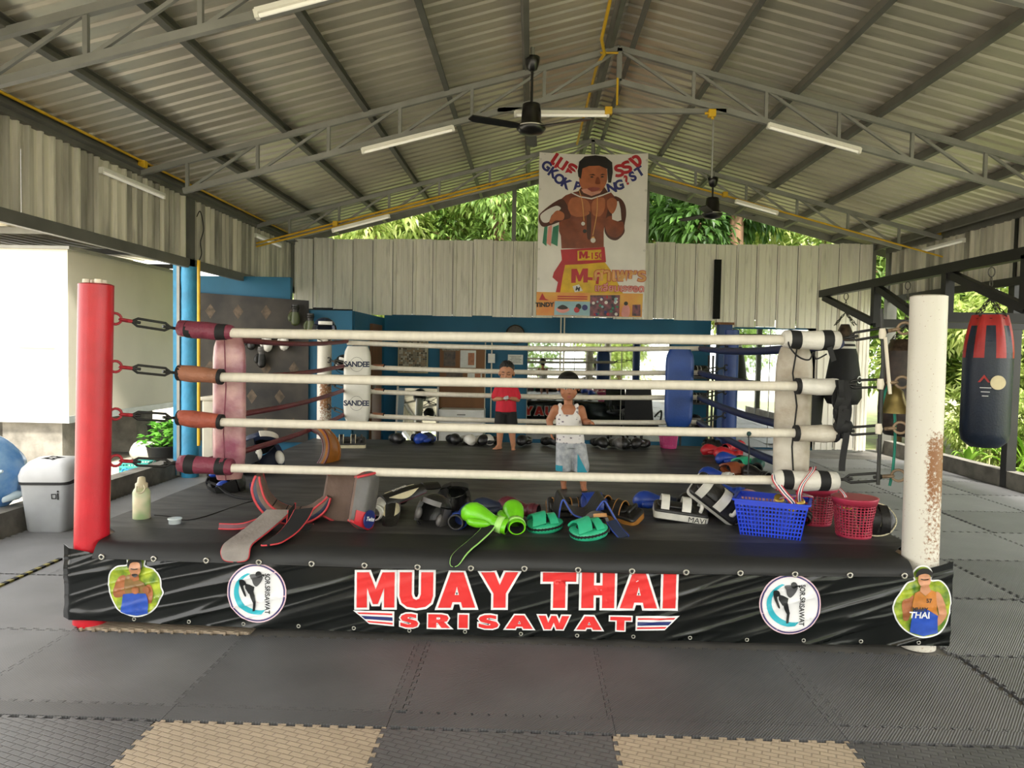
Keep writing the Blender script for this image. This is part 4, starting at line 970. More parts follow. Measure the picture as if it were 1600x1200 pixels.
for x in (.08, .8, 1.48): MB().tube([(x, poster_y(x, PH) * .5, PH - .03), (x, .1, PH + .16 - .26 * abs(x - .78) * .8)], .004, 5).build('cord', m_strap, poster)

# ------------------------------------------------------------------ things on and before the back wall
m_mirror = mat('mirror_glass', '#e9eeee', .02, 1., var=0)
m_wood = mat('brown_board', '#7a4f26', .55, var=.2, scale=3, stretch=(1, 1, .15)); m_paper = mat('paper', '#dcdcd6', .7, var=.05, scale=20)
m_paperg = mat('grey_print', '#a9a79c', .6, col2='#5c574d', scale=30); m_glossdark = mat('dark_print', '#2a1a14', .4, col2='#5a4a3a', scale=18)
def mirror(x0, x1, z0, z1, n, label, y=12.9):
    t = emp('wall_mirror', label, 'mirror', (x0, y, z0)); w = (x1 - x0) / n; h = z1 - z0
    for i in range(n):
        MB().box((w * (i + .5), 0, h / 2), (w - .008, .012, h)).build('mirror_pane', m_mirror, t)
    for i in range(n + 1): MB().box((w * i, -.008, h / 2), (.012, .012, h)).build('edge_trim', m_steel, t)
    return t
mirror(-.07, 2.35, .1, 1.78, 3, 'wide wall mirror of three panes on the blue back wall')
mirror(3.42, 4.7, .04, 2.06, 2, 'tall wall mirror at the right end of the back wall')
t = emp('leaning_mirror', 'tall pale mirror leaning against the blue wall below the mosaic picture', 'mirror', (-1.95, 12.7, .02), (rad(-9), 0, 0))
MB().box((0, 0, .47), (.68, .012, .92)).build('mirror_pane', m_mirror, t)
for x in (-.35, .35): MB().box((x, 0, .48), (.03, .03, .96)).build('frame_rail', m_white, t)
t = emp('mosaic_picture', 'pale framed picture with a grey mosaic of many small images', 'picture', (-2.05, 12.9, 1.2))
MB().box((0, 0, .345), (.52, .03, .69)).build('frame', mat('pale_frame', '#b7ab86', .5), t)
random.seed(21)
pm = [mat('tile_print_%s' % c, h_, .5, var=.2, scale=30) for c, h_ in (('light', '#b3ada0'), ('mid', '#837c70'), ('dark', '#4d463d'), ('brown', '#8c765e'))]
bx = [MB() for _ in pm]
for i in range(14):
    for j in range(19): bx[random.randrange(4)].box((-.225 + .0346 * i, -.017, .035 + .0346 * j), (.031, .004, .031))
for b, m_ in zip(bx, pm): o = b.build('small_images', m_, t); o['kind'] = 'stuff'
t = emp('notice_board', 'brown wooden notice board with pinned papers on the blue wall', 'notice board', (-1.195, 12.9, .6))
MB().box((0, 0, .53), (.78, .03, 1.06)).build('board', m_wood, t)
for x, z, w, h, m_, nm in ((.1, .86, .27, .3, m_paper, 'paper'), (-.22, .86, .2, .26, m_glossdark, 'poster'), (-.13, .56, .28, .17, m_glossdark, 'photo'), (.22, .56, .25, .18, m_paper, 'paper'), (-.2, 1.02, .3, .04, m_paperg, 'paper')):
    o = MB().box((x, -.02, z), (w, .006, h)).build(nm, m_, t)
    if m_ is m_paper: MB().box((x + w * .2, -.025, z), (w * .4, .004, h * .7)).build('printed_face', m_pskin, o)
t = emp('white_cabinet', 'low white cabinet with drawers below the notice board', 'cabinet', (-1.15, 12.6, 0))
MB().box((0, 0, .31), (.75, .45, .62)).build('body', m_white, t, bevel=.006)
for z in (.1, .3, .5):
    o = MB().box((0, -.23, z), (.7, .02, .17)).build('drawer', m_white, t, bevel=.004); MB().box((0, -.245, z + .04), (.14, .015, .02)).build('handle', m_steel, o)
pipe([(-.69, 12.9, 1.75), (-.69, 12.9, .4)], .012, 'upright cream conduit with a switch box left of the red-shirted boy', (), m_cream)
pipe([(-.8, 12.9, 1.75), (-.8, 12.9, .55)], .01, 'thin cream conduit beside the notice board', (), m_cream)
t = emp('switch_box', 'white double switch box on the blue wall', 'switch', (-.69, 12.88, 1.4)); MB().box((0, 0, .08), (.12, .04, .16)).build('plate', m_white, t, bevel=.004)
for z in (.045, .115): MB().box((0, -.022, z), (.06, .008, .04)).build('rocker', m_enamel, t)
t = emp('wall_clock', 'round tan wall clock just above the top rope', 'clock', (-.29, 12.9, 1.9))
b = MB(); b.M = Matrix.Rotation(pi / 2, 4, 'X'); b.lathe([(.15, -.01), (.165, .02), (.155, .045), (.14, .05)], 32); b.build('rim', mat('clock_rim', '#3a3025', .4), t)
b = MB(); b.M = Matrix.Rotation(pi / 2, 4, 'X'); b.lathe([(.01, .02), (.145, .04), (.14, .046)], 32); b.build('dial', mat('clock_dial', '#c7b187', .5, var=.05), t)
for i in range(12):
    a = 2 * pi * i / 12; MB().box((.118 * sin(a), -.05, .118 * cos(a)), (.01, .006, .028), 0, Matrix.Rotation(a, 3, 'Y')).build('hour_mark', m_strap, t)
MB().bar((0, -.054, 0), (.085, -.054, .035), .008, .008).build('minute_hand', m_strap, t); MB().bar((0, -.054, 0), (-.03, -.054, .055), .01, .01).build('hour_hand', m_strap, t)
t = emp('notice_sheet', 'white notice sheet with lines of text beside the red-shirted boy', 'paper', (-.28, 12.92, 1.38)); MB().box((0, 0, .085), (.26, .008, .17)).build('sheet', m_paper, t)
for i in range(5): MB().box((0, -.006, .035 + .026 * i), (.2 - .04 * (i % 2), .003, .008)).build('text_line', m_paperg, t)
t = emp('photo_frame', 'small white frame holding three pictures above the mirror', 'picture', (.57, 12.92, 1.8)); MB().box((0, 0, .06), (.29, .02, .14)).build('frame', m_paper, t)
for x in (-.09, 0, .09): MB().box((x, -.012, .06), (.07, .006, .08)).build('picture', m_paperg, t)
# navy pillar and gear rack at the right end of the blue wall
t = emp('navy_pillar', 'dark blue square steel pillar at the right end of the blue wall', 'pillar', (3.2, 12.6, 0))
MB().box((0, 0, 1.06), (.22, .2, 2.12)).build('column', mat('navy_steel', '#1c3f74', .45, var=.12), t, bevel=.01); MB().box((0, 0, 2.13), (.27, .24, .04)).build('cap', m_wood, t)
t = emp('gear_rack', 'black steel gear rack beside the navy pillar', 'rack', (2.72, 12.5, 0))
for x in (-.25, .25):
    for y in (-.15, .15): MB().box((x, y, .8), (.03, .03, 1.6)).build('upright', m_black, t)
for z in (.35, .8, 1.22): MB().box((0, 0, z), (.54, .34, .025)).build('shelf', m_black, t)

# ------------------------------------------------------------------ frame for the punch bags on the right
bf = emp('bag_frame', 'black steel frame on the right from which the punch bags hang', 'frame', (4.2, 0, 0))
MB().bar((0, 4.6, 2.52), (0, 11.05, 2.52), .09, .1).build('top_beam', m_black, bf)
for y in (9.32, 7.74):
    MB().box((0, y, 2.25), (.09, .09, .44)).build('hanger_post', m_black, bf)
    MB().box((.92, y, 2.03), (1.86, .08, .1)).build('cross_beam', m_black, bf)
for (y0, z0), (y1, z1) in (((10.95, 2.46), (9.36, 2.04)), ((9.28, 2.46), (8.25, 2.04)), ((7.7, 2.46), (6.5, 2.04))):
    MB().bar((0, y0, z0), (0, y1, z1), .07, .08).build('brace', m_black, bf)
MB().box((0, 6.5, 2.27), (.09, .09, .46)).build('hanger_post', m_black, bf); MB().box((.92, 6.46, 2.03), (1.86, .08, .1)).build('cross_beam', m_black, bf)
m_chain = mat('chain_steel', '#55524c', .4, .7, var=.2)
def chain(b, p, q, n):
    p, q = V(p), V(q); d = (q - p) / n
    for i in range(n):
        c = p + d * (i + .5); L_ = d.length * .68; ax = V((1, 0, 0)) if i % 2 else V((0, 1, 0)); dd = d.normalized()
        b.tube([c + dd * (L_ * cos(2 * pi * j / 10)) + ax * (.014 * sin(2 * pi * j / 10)) for j in range(11)], .004, 5)
def bag(x, y, ztop, zbot, r, label, build):
    t = emp('punch_bag', label, 'punch bag', (x, y, zbot), group='hanging punch bags'); h = ztop - zbot; build(t, h, r)
    zc = 2.47 - zbot; b = MB(); b.tube([(.03 * cos(2 * pi * j / 12), 0, zc - .05 + .045 * sin(2 * pi * j / 12)) for j in range(13)], .006, 5); chain(b, (0, 0, zc - .1), (0, 0, h + .16), 5); b.build('chain', m_chain, t)
    b = MB()
    for a in range(4): chain(b, (0, 0, h + .16), (r * .72 * cos(a * pi / 2 + .5), r * .72 * sin(a * pi / 2 + .5), h - .01), 5)
    b.build('chain', m_chain, t)
    return t
m_bagnavy = mat('navy_bag_leather', '#1a2536', .4, var=.15, scale=5, bump=.2); m_bagred = mat('red_bag_leather', '#b32a26', .4, var=.15, scale=7, bump=.2)
def heavy(t, h, r):
    MB().lathe([(.02, 0), (r * .6, .012), (r * .92, .07), (r, .15), (r * 1.0, h * .68)], 28).build('body', m_bagnavy, t)
    def fold(u, v):
        a = 2 * pi * u; k = 1 + .1 * v * sin(a * 7); rr = r * (1.003 - .34 * v ** 1.7) * k; return (rr * cos(a), rr * sin(a), h * .68 + h * .32 * v)
    b = MB(); n = 84
    for i in range(n):
        m_ = 0 if (i // 6) % 2 == 0 else 1
        for j in range(8):
            q = [fold((i + a) / n, (j + c) / 8) for a, c in ((0, 0), (1, 0), (1, 1), (0, 1))]; b.add(q, [(0, 1, 2, 3)], 1 if (m_ == 1 and j < 6) else 0, True)
    b.build('gathered_top', [m_bagred, m_bagnavy], t)
    MB().lathe([(.02, h * .97), (r * .66, h * .97), (r * .66, h * .975)], 24).build('top_plate', m_strap, t)
    o = MB(); o.M = fr((-r * .12, -r * 1.0 - .004, h * .5), (cos(rad(-7)), sin(rad(-7)), 0)); o.prism(circle(.065, 24), 0, .004); o = o.build('badge', mat('cream_badge', '#d8c9a0', .4), t)
    print_flat('emblem', shape2d([[(-.05, 0), (0, .07), (.05, 0), (.03, 0), (0, .04), (-.03, 0)]]), m_bagred, t, fr((-.13, -r * .86, h * .5), (cos(rad(-38)), sin(rad(-38)), 0)))
    for i in range(3): MB().box((-.115, -r * .87, h * (.46 - .03 * i)), (.09 - .02 * i, .003, .007), 0, Matrix.Rotation(rad(-33), 3, 'Z')).build('print_line', m_lwhite, t)
def pear(t, h, r):
    MB().lathe([(.02, 0), (r * .8, .03), (r, .12), (r * .97, .3), (r * .72, h * .62), (r * .5, h * .8)], 26).build('body', m_strap, t)
    MB().lathe([(r * .62, h * .70), (r * .605, h * .73)], 26).build('white_band', m_wleather, t); MB().lathe([(r * .575, h * .76), (r * .55, h * .79)], 26).build('white_band', m_wleather, t)
    MB().lathe([(r * .5, h * .8), (r * .42, h * .9), (r * .22, h), (.02, h * .99)], 26).build('neck', m_glossdark, t)
    print_flat('ring_print', shape2d([circle(.05, 24), circle(.036, 24)]), m_lwhite, t, fr((r * .55, -r * .86, h * .33), (cos(rad(32)), sin(rad(32)), 0)))
def dark(t, h, r):
    MB().lathe([(.02, 0), (r * .7, .02), (r * .97, .1), (r, .3), (r * .97, h * .6), (r * .8, h * .88)], 26).build('body', mat('worn_black_leather', '#24201e', .45, col2='#5a4a40', scale=5), t)
    MB().lathe([(r * .8, h * .88), (r * .55, h), (.02, h * .99)], 14).build('gathered_top', m_glossdark, t)
bag(4.25, 7.1, 2.02, .78, .205, 'navy heavy bag with a red gathered top, nearest on the right', heavy)
bag(4.2, 8.55, 1.82, .72, .26, 'worn black heavy bag behind the brass bell', dark)
bag(4.2, 10.2, 2.05, .95, .24, 'black pear-shaped punch bag with white bands in front of the pale cladding', pear)

# upright bar lashed to the turnbuckles with the bell, hand wraps
t = emp('bell_bar', 'thin upright steel bar lashed to the turnbuckles beside the white post', 'bar', (1.99, 4.3, 0))
MB().tube([(-.02, 0, 1.88), (.0, 0, 1.6), (.0, 0, 1.2), (.0, 0, .88)], .011, 8).build('bar', m_iron, t)
for z in (1.74, 1.455, 1.2): MB().tube([(-.01, 0, z - .03), (-.008, 0, z), (-.01, 0, z + .03)], [.016, .022, .016], 8).build('tape', m_cream, t)
MB().bar((.0, -.015, 1.72), (.04, -.015, 1.4), .016, .012).build('tape_strip', m_cream, t)
t = emp('brass_bell', 'brass ring bell with a green cord beside the white post', 'bell', (2.085, 4.34, 1.29))
MB().lathe([(.085, 0), (.082, .012), (.062, .05), (.05, .09), (.042, .125), (.02, .145), (.012, .16)], 24).build('bell', mat('old_brass', '#8a7a4a', .4, .7, var=.25, scale=12), t)
m_gcord = mat('green_cord', '#1f7f6a', .7, var=.15)
b = MB(); b.tube(spline([(0, 0, .17), (-.05, -.02, .16), (-.08, -.03, .08), (-.09, -.03, .01)], 5), .008, 6); b.tube(spline([(.0, 0, .02), (.005, -.01, -.15), (.0, -.01, -.32), (-.015, -.01, -.42)], 5), .008, 6); b.build('cord', m_gcord, t)
MB().tube([(0, 0, .15), (0, 0, .18)], .012, 8).build('shackle', m_iron, t)
t = emp('hand_wraps', 'bundle of black hand wraps hanging from the turnbuckle beside the right corner pad', 'hand wraps', (1.83, 4.42, 0))
random.seed(9)
for i in range(7):
    x = random.uniform(-.05, .05); y = random.uniform(-.04, .03); zb = random.uniform(1.12, 1.25); w_ = random.uniform(.012, .02); z1 = 1.47
    MB().sheet(lambda u, v: (x + w_ * (v - .5) * 2 * (1 + .3 * sin(u * 6 + i)) + .012 * sin(u * 7 + i), y + .012 * cos(u * 9 + i * 2), z1 - (z1 - zb) * u), 12, 2, .006).build('wrap', m_strap, t)
MB().sheet(lambda u, v: (-.0 + .018 * (v - .5) * 2 + .01 * sin(u * 5), -.03, 1.3 - .36 * u), 12, 2, .006).build('wrap', m_strap, t)
MB().ell((0, 0, 1.2), (.055, .05, .05)).build('knot', m_strap, t)

# ------------------------------------------------------------------ office chairs by the back wall
def chair(loc, rz, label, s=1.):
    t = emp('office_chair', label, 'office chair', loc, (0, 0, rz), group='black office chairs')
    b = MB()
    for i in range(5):
        a = 2 * pi * i / 5; b.bar((0, 0, .09), (.27 * cos(a), .27 * sin(a), .06), .035, .03); b.ell((.27 * cos(a), .27 * sin(a), .03), (.03, .03, .03), 8, 6)
    b.build('star_base', m_black, t); MB().cyl((0, 0, .08), (0, 0, .45), .025, 10).build('gas_column', m_black, t)
    b = MB(); b.M = Matrix.Translation((0, 0, .49)); b.puff(rrect(.48, .46, .1), .1); b.build('seat', m_strap, t)
    MB().sheet(lambda u, v: ((u - .5) * .44 * (1 - .15 * v), .22 + .06 * (1 - (2 * u - 1) ** 2) + .08 * v, .6 + .5 * v), 10, 10, .02).build('backrest', m_strap, t)
    b = MB(); b.bar((0, .2, .47), (0, .3, .62), .06, .02); b.build('back_bracket', m_black, t)
    for sx in (-1, 1):
        MB().tube(spline([(sx * .22, -.05, .5), (sx * .28, -.06, .6), (sx * .28, -.1, .72), (sx * .28, .12, .72), (sx * .24, .22, .66)], 5), .015, 8).build('armrest', m_black, t)
chair((1.72, 11.6, 0), rad(160), 'black office chair standing before the wide wall mirror')
chair((3.7, 10.5, 0), rad(200), 'black office chair behind the stained white corner pad')

# ------------------------------------------------------------------ blue corner: dark wall hanging, cabinet
t = emp('wall_hanging', 'dark patterned cloth hanging on the blue corner room', 'cloth', (-4.8, 10.58, .25))
m_camo = mat('dark_camouflage_cloth', '#232120', .7, col2='#433d36', scale=2.2, bump=.3, bscale=4)
def wh(x, z): return -.012 - .01 * noise.noise(V((x * 2.5, z * 1.5, 3)))
MB().sheet(lambda u, v: (1.63 * u, wh(1.63 * u, 2.1 * v), (2.11 - .09 * u) * v), 24, 24, .004).build('cloth', m_camo, t)
m_dia = mat('tan_diamond_print', '#57493a', .7, var=.4, scale=14)
for i in range(4):
    for j in range(5):
        x = .22 + .4 * i + (.2 if j % 2 else 0); z = .25 + .4 * j
        if x > 1.5: continue
        print_flat('diamond_print', shape2d([[(x, z - .11), (x + .075, z), (x, z + .1), (x - .075, z)]]), m_dia, t, fn=lambda a, c: (a, wh(a, c) - .004, c))
t = emp('cream_cabinet', 'cream plastic cabinet behind the pink corner pad', 'cabinet', (-4.02, 9.6, 0))
MB().box((0, 0, .46), (.36, .36, .9)).build('body', m_cream, t, bevel=.03); MB().box((0, 0, .93), (.39, .39, .05)).build('lid', m_cream, t, bevel=.015); MB().box((.05, -.19, .55), (.2, .02, .5)).build('door', m_cream, t, bevel=.008)
t = emp('white_jug', 'white plastic jug standing on the cream cabinet', 'jug', (-3.98, 9.55, .955))
MB().lathe([(.1, 0), (.11, .02), (.11, .18), (.08, .24), (.035, .27), (.035, .3)], 20).build('body', mat('white_plastic', '#dfe4ee', .35, var=.04), t); MB().lathe([(.04, .295), (.04, .325), (.02, .33)], 14).build('cap', m_lblue, t)

# ------------------------------------------------------------------ training gear
def leather(n, c, rough=.38, var=.12): return mat(n, c, rough, var=var, scale=9, bump=.25, bscale=45, spec=.55)
g_black, g_white, g_red, g_blue, g_navy = leather('black_leather', '#1d1c1c'), leather('white_gear_leather', '#dcd9d0'), leather('red_leather', '#b8202b'), leather('blue_leather', '#1c3f9c'), leather('navy_leather', '#222c44')
g_green, g_teal, g_olive, g_tan, g_grey = leather('lime_leather', '#6fc91a', .3), leather('teal_leather', '#2fae83', .35), leather('olive_leather', '#4a5230'), leather('tan_leather', '#a87334'), leather('grey_leather', '#5b5856')
g_orange, g_cream, g_lining, g_dark, g_wine = leather('orange_brown_leather', '#ad6a24'), leather('cream_leather', '#d9cfae'), mat('brown_lining', '#6e5a50', .8, var=.12, scale=10, bump=.4), mat('black_lining', '#0d0d0e', .85, var=.1), leather('wine_leather', '#5e2230')
g_greyl = mat('grey_lining', '#8d8681', .85, var=.1, scale=14, bump=.3)
g_pipe = mat('red_piping', '#c23b42', .5, var=.05); g_bpipe = mat('blue_piping', '#2d4aa6', .5, var=.05); g_lpipe = mat('pale_green_piping', '#a9e07a', .5, var=.05)
ZC = .507
GC = {}
def glove(label, loc, rot, main, cuff=None, strap=None, group='boxing gloves', s=1.):
    cuff = cuff or main; strap = strap or cuff; key = (main.name, cuff.name, strap.name)
    if key in GC: return clone(GC[key], label, loc, rot, group, s)
    t = emp('boxing_glove', label, 'boxing glove', loc, rot, group); t.scale = (s, s, s); GC[key] = t
    n = 18
    sec = [(.075, .056, .042, .038), (.1, .06, .047, .042), (.13, .066, .056, .05), (.17, .072, .063, .06), (.21, .072, .066, .067), (.243, .064, .062, .064), (.268, .054, .05, .053), (.283, .048, .033, .036), (.289, .046, .01, .012)]
    rings = [[(x + .008 * sin(a) * (x > .1), ry * cos(a), z + rz * sin(a) * (1 if sin(a) > 0 else .82)) for a in [2 * pi * j / n for j in range(n)]] for x, z, ry, rz in sec]
    MB().loft(rings).build('fist', main, t)
    MB().tube(spline([(.095, .04, .056), (.13, .064, .06), (.17, .077, .056), (.205, .072, .052), (.222, .06, .05)], 3), [.012, .017, .022, .024, .026, .027, .027, .027, .026, .024, .022, .018, .012], 10).build('thumb', main, t)
    c = MB(); m_ = 18
    for r0, r1, mt in ((1., 1., 0), (.84, .84, 1)):
        c.loft([[(x, .05 * k * r0 * cos(a), .056 + .044 * k * r0 * sin(a)) for a in [2 * pi * j / m_ for j in range(m_)]] for x, k in ((-.005, 1.04), (.03, 1.05), (.07, .98), (.1, .9))], mt, False)
    c.loft([[(-.005, .05 * 1.04 * q * cos(a), .056 + .044 * 1.04 * q * sin(a)) for a in [2 * pi * j / m_ for j in range(m_)]] for q in (1., .84)], 0, False)
    c.add([(.075, .04 * cos(2 * pi * j / m_), .056 + .036 * sin(2 * pi * j / m_)) for j in range(m_)], [tuple(range(m_))], 1)
    cf = c.build('cuff', [cuff, g_dark], t)
    MB().loft([[(x, .0545 * k * cos(a), .056 + .0485 * k * sin(a)) for a in [2 * pi * j / m_ for j in range(m_)]] for x, k in ((.022, 1), (.022, 1.04), (.062, 1.0), (.062, .95))], 0, False).build('strap', strap, cf)
    return t
KP = {}
def kick_pad(label, loc, rot, face, band, straps, s=1., text=None, trim=None):
    key = (face.name, band.name, straps.name, text)
    if key in KP: return clone(KP[key], label, loc, rot, 'kick pads', s)
    t = emp('kick_pad', label, 'kick pad', loc, rot, 'kick pads'); t.scale = (s,) * 3; KP[key] = t
    def bow(x): return .03 * (x / .19) ** 2 * 0 + .012 * cos(x / .19 * pi / 2)
    o = rrect(.38, .19, .03, 4)
    b = MB(); b.loft([[(x * k, y * k, z + bow(x)) for x, y in o] for z, k in ((-.045, .9), (-.04, .97), (-.03, 1), (.03, 1), (.04, .97), (.045, .9))]); b.build('pad', face, t)
    b = MB(); b.loft([[(x * 1.008, y * 1.015, z + bow(x)) for x, y in o] for z in (-.024, .024)], 0, False); bd = b.build('side_band', band, t)
    if text: print_flat('lettering', text2d(text, .056, 0), m_strap, bd, fr((.11, -.0985, -.017)))
    for x, w in ((-.12, .05), (.03, .055)):
        sb = MB().sheet(lambda u, v: (x + w * (v - .5), -.08 + .16 * u, .045 + .075 * sin(pi * u) ** .7), 14, 2, .008).build('forearm_strap', straps, t)
        for e in (-.5, .5): MB().tube([(x + w * e, -.08 + .16 * i / 14, .045 + .076 * sin(pi * i / 14) ** .7) for i in range(15)], .005, 6).build('piping', trim or band, sb)
    MB().tube(spline([(.13, -.05, .05), (.135, -.05, .09), (.135, .05, .09), (.13, .05, .05)], 5), .014, 8).build('handle', straps, t)
    b = MB(); b.M = Matrix.Translation((-.04, 0, .055)); b.puff(rrect(.26, .1, .03), .03); b.build('arm_cushion', g_black, t)
    return t
FM = {}
def mitt(label, loc, rot, main, edge, s=1.):
    key = (main.name, edge.name)
    if key in FM: return clone(FM[key], label, loc, rot, 'focus mitts', s)
    t = emp('focus_mitt', label, 'focus mitt', loc, rot, 'focus mitts'); t.scale = (s,) * 3; FM[key] = t
    ol = spline([(-.12, 0), (-.1, .075), (-.02, .105), (.07, .09), (.125, .03), (.125, -.03), (.07, -.09), (-.02, -.105), (-.1, -.075)], 4, True)
    b = MB(); b.puff(ol, .075, p=3.4, z=.037); b.build('pad', main, t)
    st = MB(); n = len(ol)
    st.tube([(x * 1.0, y * 1.0, .045) for x, y in ol] + [(ol[0][0], ol[0][1], .045)], .006, 6)
    for i in range(0, n): st.bar((ol[i][0] * 1.01, ol[i][1] * 1.01, .036), (ol[(i + 1) % n][0] * 1.01, ol[(i + 1) % n][1] * 1.01, .054), .004, .004)
    st.build('stitched_edge', edge, t)
    MB().sheet(lambda u, v: (-.1 + .09 * v + .02 * sin(pi * u), -.085 + .17 * u, .066 + .05 * sin(pi * u) ** .8 + .012 * v), 14, 3, .014).build('finger_hood', main, t)
    MB().sheet(lambda u, v: (.02 + .055 * v, -.085 + .17 * u, .068 + .04 * sin(pi * u) ** .8), 14, 2, .012).build('wrist_strap', main, t)
    b = MB(); b.M = Matrix.Translation((-.01, 0, .073)); b.puff(rrect(.13, .1, .04), .03); b.build('palm_cushion', edge, t)
    return t
def head_guard(label, loc, rot, shell, trim, s=1., lining=None):
    t = emp('head_guard', label, 'head guard', loc, rot, 'head guards'); t.scale = (s,) * 3
    def dome(u, v):
        a = rad(58) + rad(244) * u if False else 2 * pi * u; e = rad(18 + 66 * v); r = .118 + .006 * sin(8 * a)
        return (r * cos(e) * sin(a), -r * 1.12 * cos(e) * cos(a), .13 + .1 * sin(e) * 1.05)
    MB().sheet(dome, 30, 6, .03, mt_in=1).build('crown', [shell, lining or g_dark], t)
    def side(u, v):
        a = rad(52) + rad(256) * u; z = .155 - .155 * v; r = .118 + .012 * sin(pi * v)
        return (r * sin(a), -r * 1.12 * cos(a), z)
    MB().sheet(side, 26, 6, .032, mt_in=1).build('side_shell', [shell, lining or g_dark], t)
    for sx in (-1, 1):
        a = rad(52); b = MB(); b.ell((sx * .118 * sin(a), -.13 * cos(a), .06), (.028, .03, .05)); b.build('cheek_pad', trim, t)
        MB().tube([(sx * .128 * 1.0, 0, .09), (sx * .134, 0, .09)], .035, 16).build('ear_ring', trim, t)
    MB().sheet(lambda u, v: (.16 * (u - .5), -.128 * sqrt(max(0, 1 - (1.1 * (u - .5)) ** 2)) - .016, .16 + .04 * v), 10, 2, .006).build('brow_band', trim, t)
    MB().sheet(lambda u, v: (.2 * (u - .5), -.07 + .03 * v, .0 - .04 * sin(pi * u)), 10, 2, .008).build('chin_strap', g_dark, t)
    return t
def shin_guard(label, loc, rot, main, panel, pipe_, s=1., text=None):
    t = emp('shin_guard', label, 'shin guard', loc, rot, 'shin guards'); t.scale = (s,) * 3
    def sh(u, v):
        a = rad(-78 + 156 * v); x = .36 * u; r = .075 - .02 * u + .01 * sin(pi * u); return (x, r * sin(a), r * cos(a) * .95 + .012 - .01 * u)
    MB().sheet(sh, 14, 12, .026, mt_in=1).build('shin_plate', [main, g_dark], t)
    for sg in (-1, 1):
        def pn(u, v):
            q = sh(.1 + .75 * u, .5 + sg * (.2 + .22 * v * sin(pi * u))); k = V((0, q[1], q[2])).normalized() * .0155; return (q[0], q[1] + k.y, q[2] + k.z)
        MB().sheet(pn, 12, 4, .004).build('side_panel', panel, t)
        MB().tube([V(sh(i / 14, .5 + sg * .5)) + V((0, sg * .006, 0)) for i in range(15)], .006, 6).build('piping', pipe_, t)
    MB().sheet(lambda u, v: (.36 + .14 * u, (.05 + .01 * sin(pi * u)) * (2 * v - 1), .065 - .045 * u - .03 * (2 * v - 1) ** 2), 8, 6, .022).build('instep', main, t)
    if text: print_flat('lettering', text2d(text, .042, .001), m_lwhite, t, fr((.16, 0, .0995), (1, 0, 0), (0, 1, 0)))
    return t
def belly_pad(label, loc, rot, outer, rim, inner, lower, s=1., logo=True, arc=200, H=.3, R_=.19):
    t = emp('belly_pad', label, 'belly pad', loc, rot, 'belly pads'); t.scale = (s,) * 3
    A0 = rad(arc / 2)
    def sf(u, v, k=0.):
        a = -A0 + 2 * A0 * u; h = H * (1 - .32 * abs(2 * u - 1) ** 2.2); z = H * .5 + (v - .5) * h; r = R_ + .02 * sin(pi * v) + k
        return (r * cos(a), r * 1.05 * sin(a), z)
    pd = MB(); NU = 32; TH = .046
    def sec(u, f):
        c = V(sf(u, .5)); nr = V((c.x, c.y, 0)).normalized(); hh = (sf(u, 1)[2] - sf(u, 0)[2]) / 2; k = min(1, 5.5 * min(u, 1 - u) + .35)
        sgp = lambda x, p_: abs(x) ** p_ * (1 if x > 0 else -1)
        return V((c.x, c.y, H * .5)) + nr * (TH * k * sgp(cos(f), .6)) + V((0, 0, hh * sgp(sin(f), .55)))
    for mt, f0 in ((0, -pi / 2), (1, pi / 2)): pd.loft([[sec(i / NU, f0 + pi * j / 12) for j in range(13)] for i in range(NU + 1)], mt, False, True, False)
    for u in (0, 1): pd.add([sec(u, 2 * pi * j / 24) for j in range(24)], [tuple(range(24))], 1, False)
    pd.build('padding', [outer, inner], t)
    for f in (-62, 62): MB().tube([sec(i / 28, rad(f)) for i in range(29)], .009, 6).build('piping', rim, t)
    for f in (-118, 118): MB().tube([sec(i / 28, rad(f)) for i in range(29)], .008, 6).build('piping', rim, t)
    def lpan(u, v):
        p = sec(.03 + .94 * u, rad(-64 + 52 * v)); return p + V((p.x, p.y, 0)).normalized() * .005 + V((0, 0, -.002))
    MB().sheet(lpan, 28, 8, .008).build('lower_panel', lower, t)
    for a_ in (.35, .5, .65): MB().tube([sec(a_, rad(130 + 100 * i / 8)) for i in range(9)], .004, 5).build('stitch_seam', g_dark, t)
    if logo:
        lg = MB(); c = sec(.16, rad(-26)); c += V((c.x, c.y, 0)).normalized() * .012; nrm = V((c.x, c.y, 0)).normalized(); lg.M = fr(c, nrm.cross(V((0, 0, 1))) * -1, (0, 0, 1)); lg.prism(circle(.055, 24), -.004, .004); lo = lg.build('round_badge', m_lblue, t)
        print_flat('lettering', text2d('Twins', .035, .001, shear=.3), m_lwhite, lo, fr(c + nrm * .006 - V((0, 0, .01)), nrm.cross(V((0, 0, 1))) * -1, (0, 0, 1)))
    return t
def strap(parent, name, pts, w, side, material, t=.008, edge=None, rnd=False):
    p = spline(pts, 6); n = len(p) - 1; sd = V(side).normalized()
    wf = lambda i: w * (sqrt(max(.02, 1 - ((i / n - .72) / .28) ** 2)) if rnd and i / n > .72 else 1)
    o = MB().sheet(lambda u, v: V(p[min(n, round(u * n))]) + sd * (wf(round(u * n)) * (v - .5)), n, 3, t).build(name, material, parent)
    if edge:
        for e in (-.5, .5): MB().tube([V(q) + sd * (wf(i) * e) for i, q in enumerate(p)], .005, 6).build('piping', edge, o)
    return o

